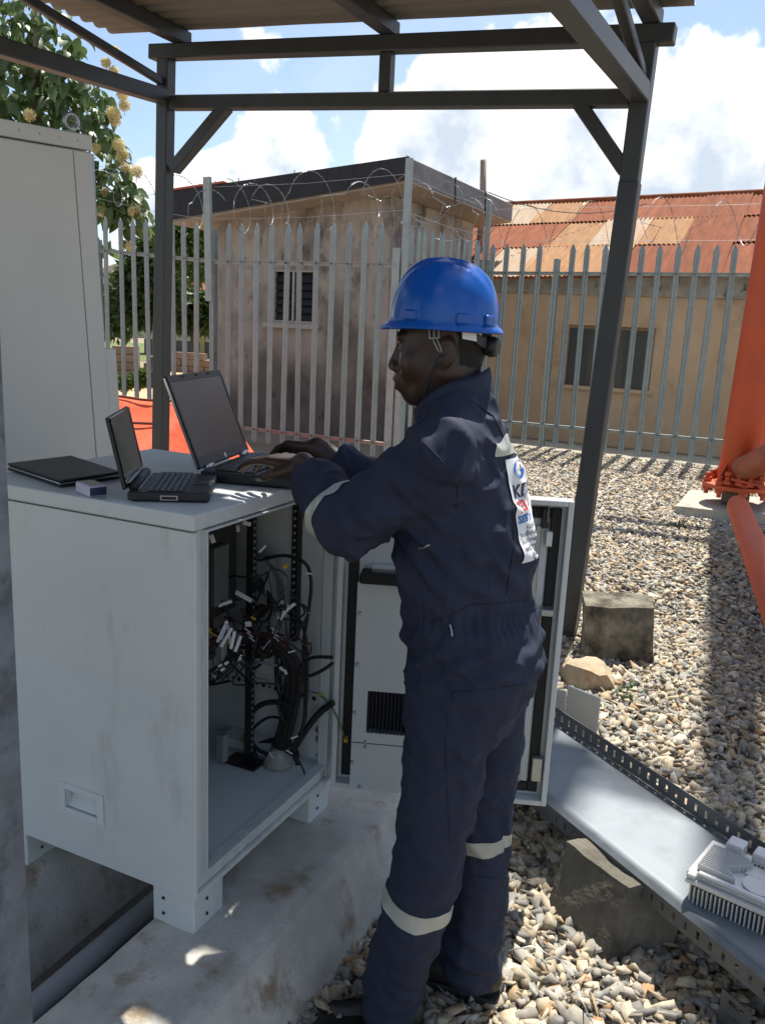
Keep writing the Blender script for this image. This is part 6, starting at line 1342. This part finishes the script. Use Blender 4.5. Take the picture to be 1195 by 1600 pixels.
# road, verge, low wall, far house
rp = [onz(x, y, -.092) for x, y in ((60, 660), (420, 640), (480, 606), (60, 603))]; MB().add(rp, [(0, 1, 2, 3)]).build('dirt_road', M_road).__setitem__('kind', 'structure')
rp = [onz(x, y, -.094) for x, y in ((225, 588), (460, 596), (460, 572), (225, 570))]; MB().add(rp, [(0, 1, 2, 3)]).build('sandy_path', M_road).__setitem__('kind', 'structure')
M_gr = pm('verge_grass', (.13, .17, .045), .9, var=.4, scale=2, bump=.8, bscale=12, bdist=.1)
rp = [onz(x, y, -.093) for x, y in ((60, 558), (480, 575), (480, 545), (60, 530))]; MB().add(rp, [(0, 1, 2, 3)]).build('grass_verge', M_gr).__setitem__('kind', 'structure')
M_mud = pm('mud_block', (.24, .175, .12), .95, var=.25, scale=3, bump=.6, bscale=14, bdist=.04, rnd=.15)
def blockwall(name, label, pxs, rows, D0, D1, bw, bh, th=.25):
    a, c = deep(*pxs[0], D0), deep(*pxs[1], D1); a.z = c.z = -.1; L = (c - a).length; d_ = (c - a) / L; n_ = Vector((-d_.y, d_.x, 0)); t = T(name, label, 'wall', tuple((a + c) / 2)); R = Matrix([d_, n_, Vector((0, 0, 1))]).transposed(); k = max(1, int(L / bw)); w = L / k
    me = MB().box((0, 0, bh / 2), (w - .02, th, bh - .015)).mesh('block'); me.materials.append(M_mud)
    for r_i in range(rows):
        for i in range(k):
            if r_i == rows - 1 and random.random() < .25: continue
            off_ = .5 * w if r_i % 2 and k > 2 else 0
            put('block', me, t, a + d_ * (w * (i + .5) + off_) + Vector((0, 0, bh * r_i)) + n_ * random.gauss(0, .008), (0, 0, math.atan2(d_.y, d_.x) + random.gauss(0, .015)))
    return t
Dw = (onz(250, 578, -.1) - E0).dot(fwd)
blockwall('low_wall', 'low mud block wall along the grass verge beyond the road', ((228, 578), (420, 585)), 3, Dw, Dw * .95, .5, .2)
Dp = (onz(200, 590, -.1) - E0).dot(fwd); blockwall('block_pillar', 'short broken block pillar at the roadside seen between the fence pales', ((180, 590), (216, 590)), 4, Dp, Dp, .42, .21, .5)
fh_c = deep(290, 560, 36.0); fz_ = -.1
fh = T('house', 'cream walled house with red tin roof beyond the mango tree', 'building', (fh_c.x, fh_c.y, fz_))
M_cream = pm('cream_wall', (.58, .52, .38), .9, var=.12, scale=.8, col2=(.48, .42, .32), thr=(.5, .8)); M_pinkw = pm('pink_wall', (.52, .33, .25), .9, var=.1)
A, Bp = deep(186, 540, 36.5), deep(420, 556, 35.0); A.z = Bp.z = fz_; d_ = (Bp - A).normalized(); n_ = Vector((-d_.y, d_.x, 0)); L = (Bp - A).length; R = Matrix([d_, n_, Vector((0, 0, 1))]).transposed()
fb_ = lambda mb, a0, a1, b0, b1, z0, z1: mb.box(A + d_ * (a0 + a1) / 2 + n_ * (b0 + b1) / 2 + Vector((0, 0, (z0 + z1) / 2 - fz_ * 0)), (a1 - a0, b1 - b0, z1 - z0), R)
fb_(MB(), 1.2, L, 0, 4, .62, 1.9).build('wall', M_cream, fh); fb_(MB(), 1.19, L, -.01, 4.01, 0, .615).build('plinth', pm('dark_plinth', (.12, .11, .11), .9), fh)
for a in (1.9, 5.1): fb_(MB(), a, a + .95, -.03, .05, .95, 1.8).build('shutter', pm('brown_shutter', (.22, .11, .05), .7), fh)
fb_(MB(), 3.75, 3.95, -.06, .06, 0, 1.9).build('yellow_pillar', pm('yellow_pillar', (.50, .36, .12), .8), fh)
fb_(MB(), 2.9, L + 2, .8, 3.2, 2.0, 2.62).build('upper_wall', M_pinkw, fh)
MB().prism([A + d_ * 2.5 + n_ * .2 + Vector((0, 0, 2.6)), A + d_ * (L + 3) + n_ * .2 + Vector((0, 0, 2.6)), A + d_ * (L + 1) + n_ * 2.2 + Vector((0, 0, 4.0)), A + d_ * 4.4 + n_ * 2.2 + Vector((0, 0, 4.0))], (0, 0, .06)).build('roof', pm('red_tin_roof', (.42, .12, .06), .6), fh)
fb_(MB(), 1.0, L, -.4, 4.2, 1.91, 1.99).build('eave', M_pinkw, fh)
p = deep(205, 470, 60); h2 = T('house', 'small far pale house glimpsed left of the mango tree', 'building', (p.x, p.y, -.1)); R = Matrix.Rotation(YAW, 3, 'Z')
MB().box((p.x, p.y, 1.4), (8, 5, 3.0), R).build('wall', M_cream, h2); MB().prism([Vector((p.x, p.y, 0)) + R @ Vector(v) for v in ((-4.6, -3, 2.9), (4.6, -3, 2.9), (0, -3, 4.6))], R @ Vector((0, 6, 0))).build('roof', pm('pale_tin', (.50, .45, .36), .6), h2)
# distant tree line all round, well beyond the buildings
mb = MB(); rg = random.Random(3)
for i in range(3400):
    a = rg.uniform(0, 2 * math.pi); r = rg.uniform(95, 130); hgt = (2.2 + 2.2 * noise.noise((a * 9, 3, 0))) ; c = Vector((math.cos(a) * r, math.sin(a) * r, rg.uniform(0, max(.6, hgt)))); k = rg.uniform(.8, 1.6)
    q = Vector((rg.gauss(0, 1), rg.gauss(0, 1), rg.gauss(0, 1))).normalized(); s_ = q.cross(Vector((.2, .1, 1))).normalized(); mb.add([c - q * k, c + s_ * k * .8, c + q * k, c - s_ * k * .8], [(0, 1, 2, 3)])
tag(mb.build('treeline', M_leafM), 'distant belt of trees and scrub round the horizon', 'trees', None, 'stuff')
# a flex hanging across the sky from the timber pole
a = ony(762, 300, 14.5); b = ony(1010, 318, 17.5) ; single(MB().tube([a.lerp(b, t) + Vector((0, 0, -.25 * 4 * t * (1 - t))) for t in [i / 10 for i in range(11)]], .008, 5), 'overhead_wire', M_rub, 'thin wire sagging from the timber pole towards the rusty roof', 'wire', tuple(a), True)
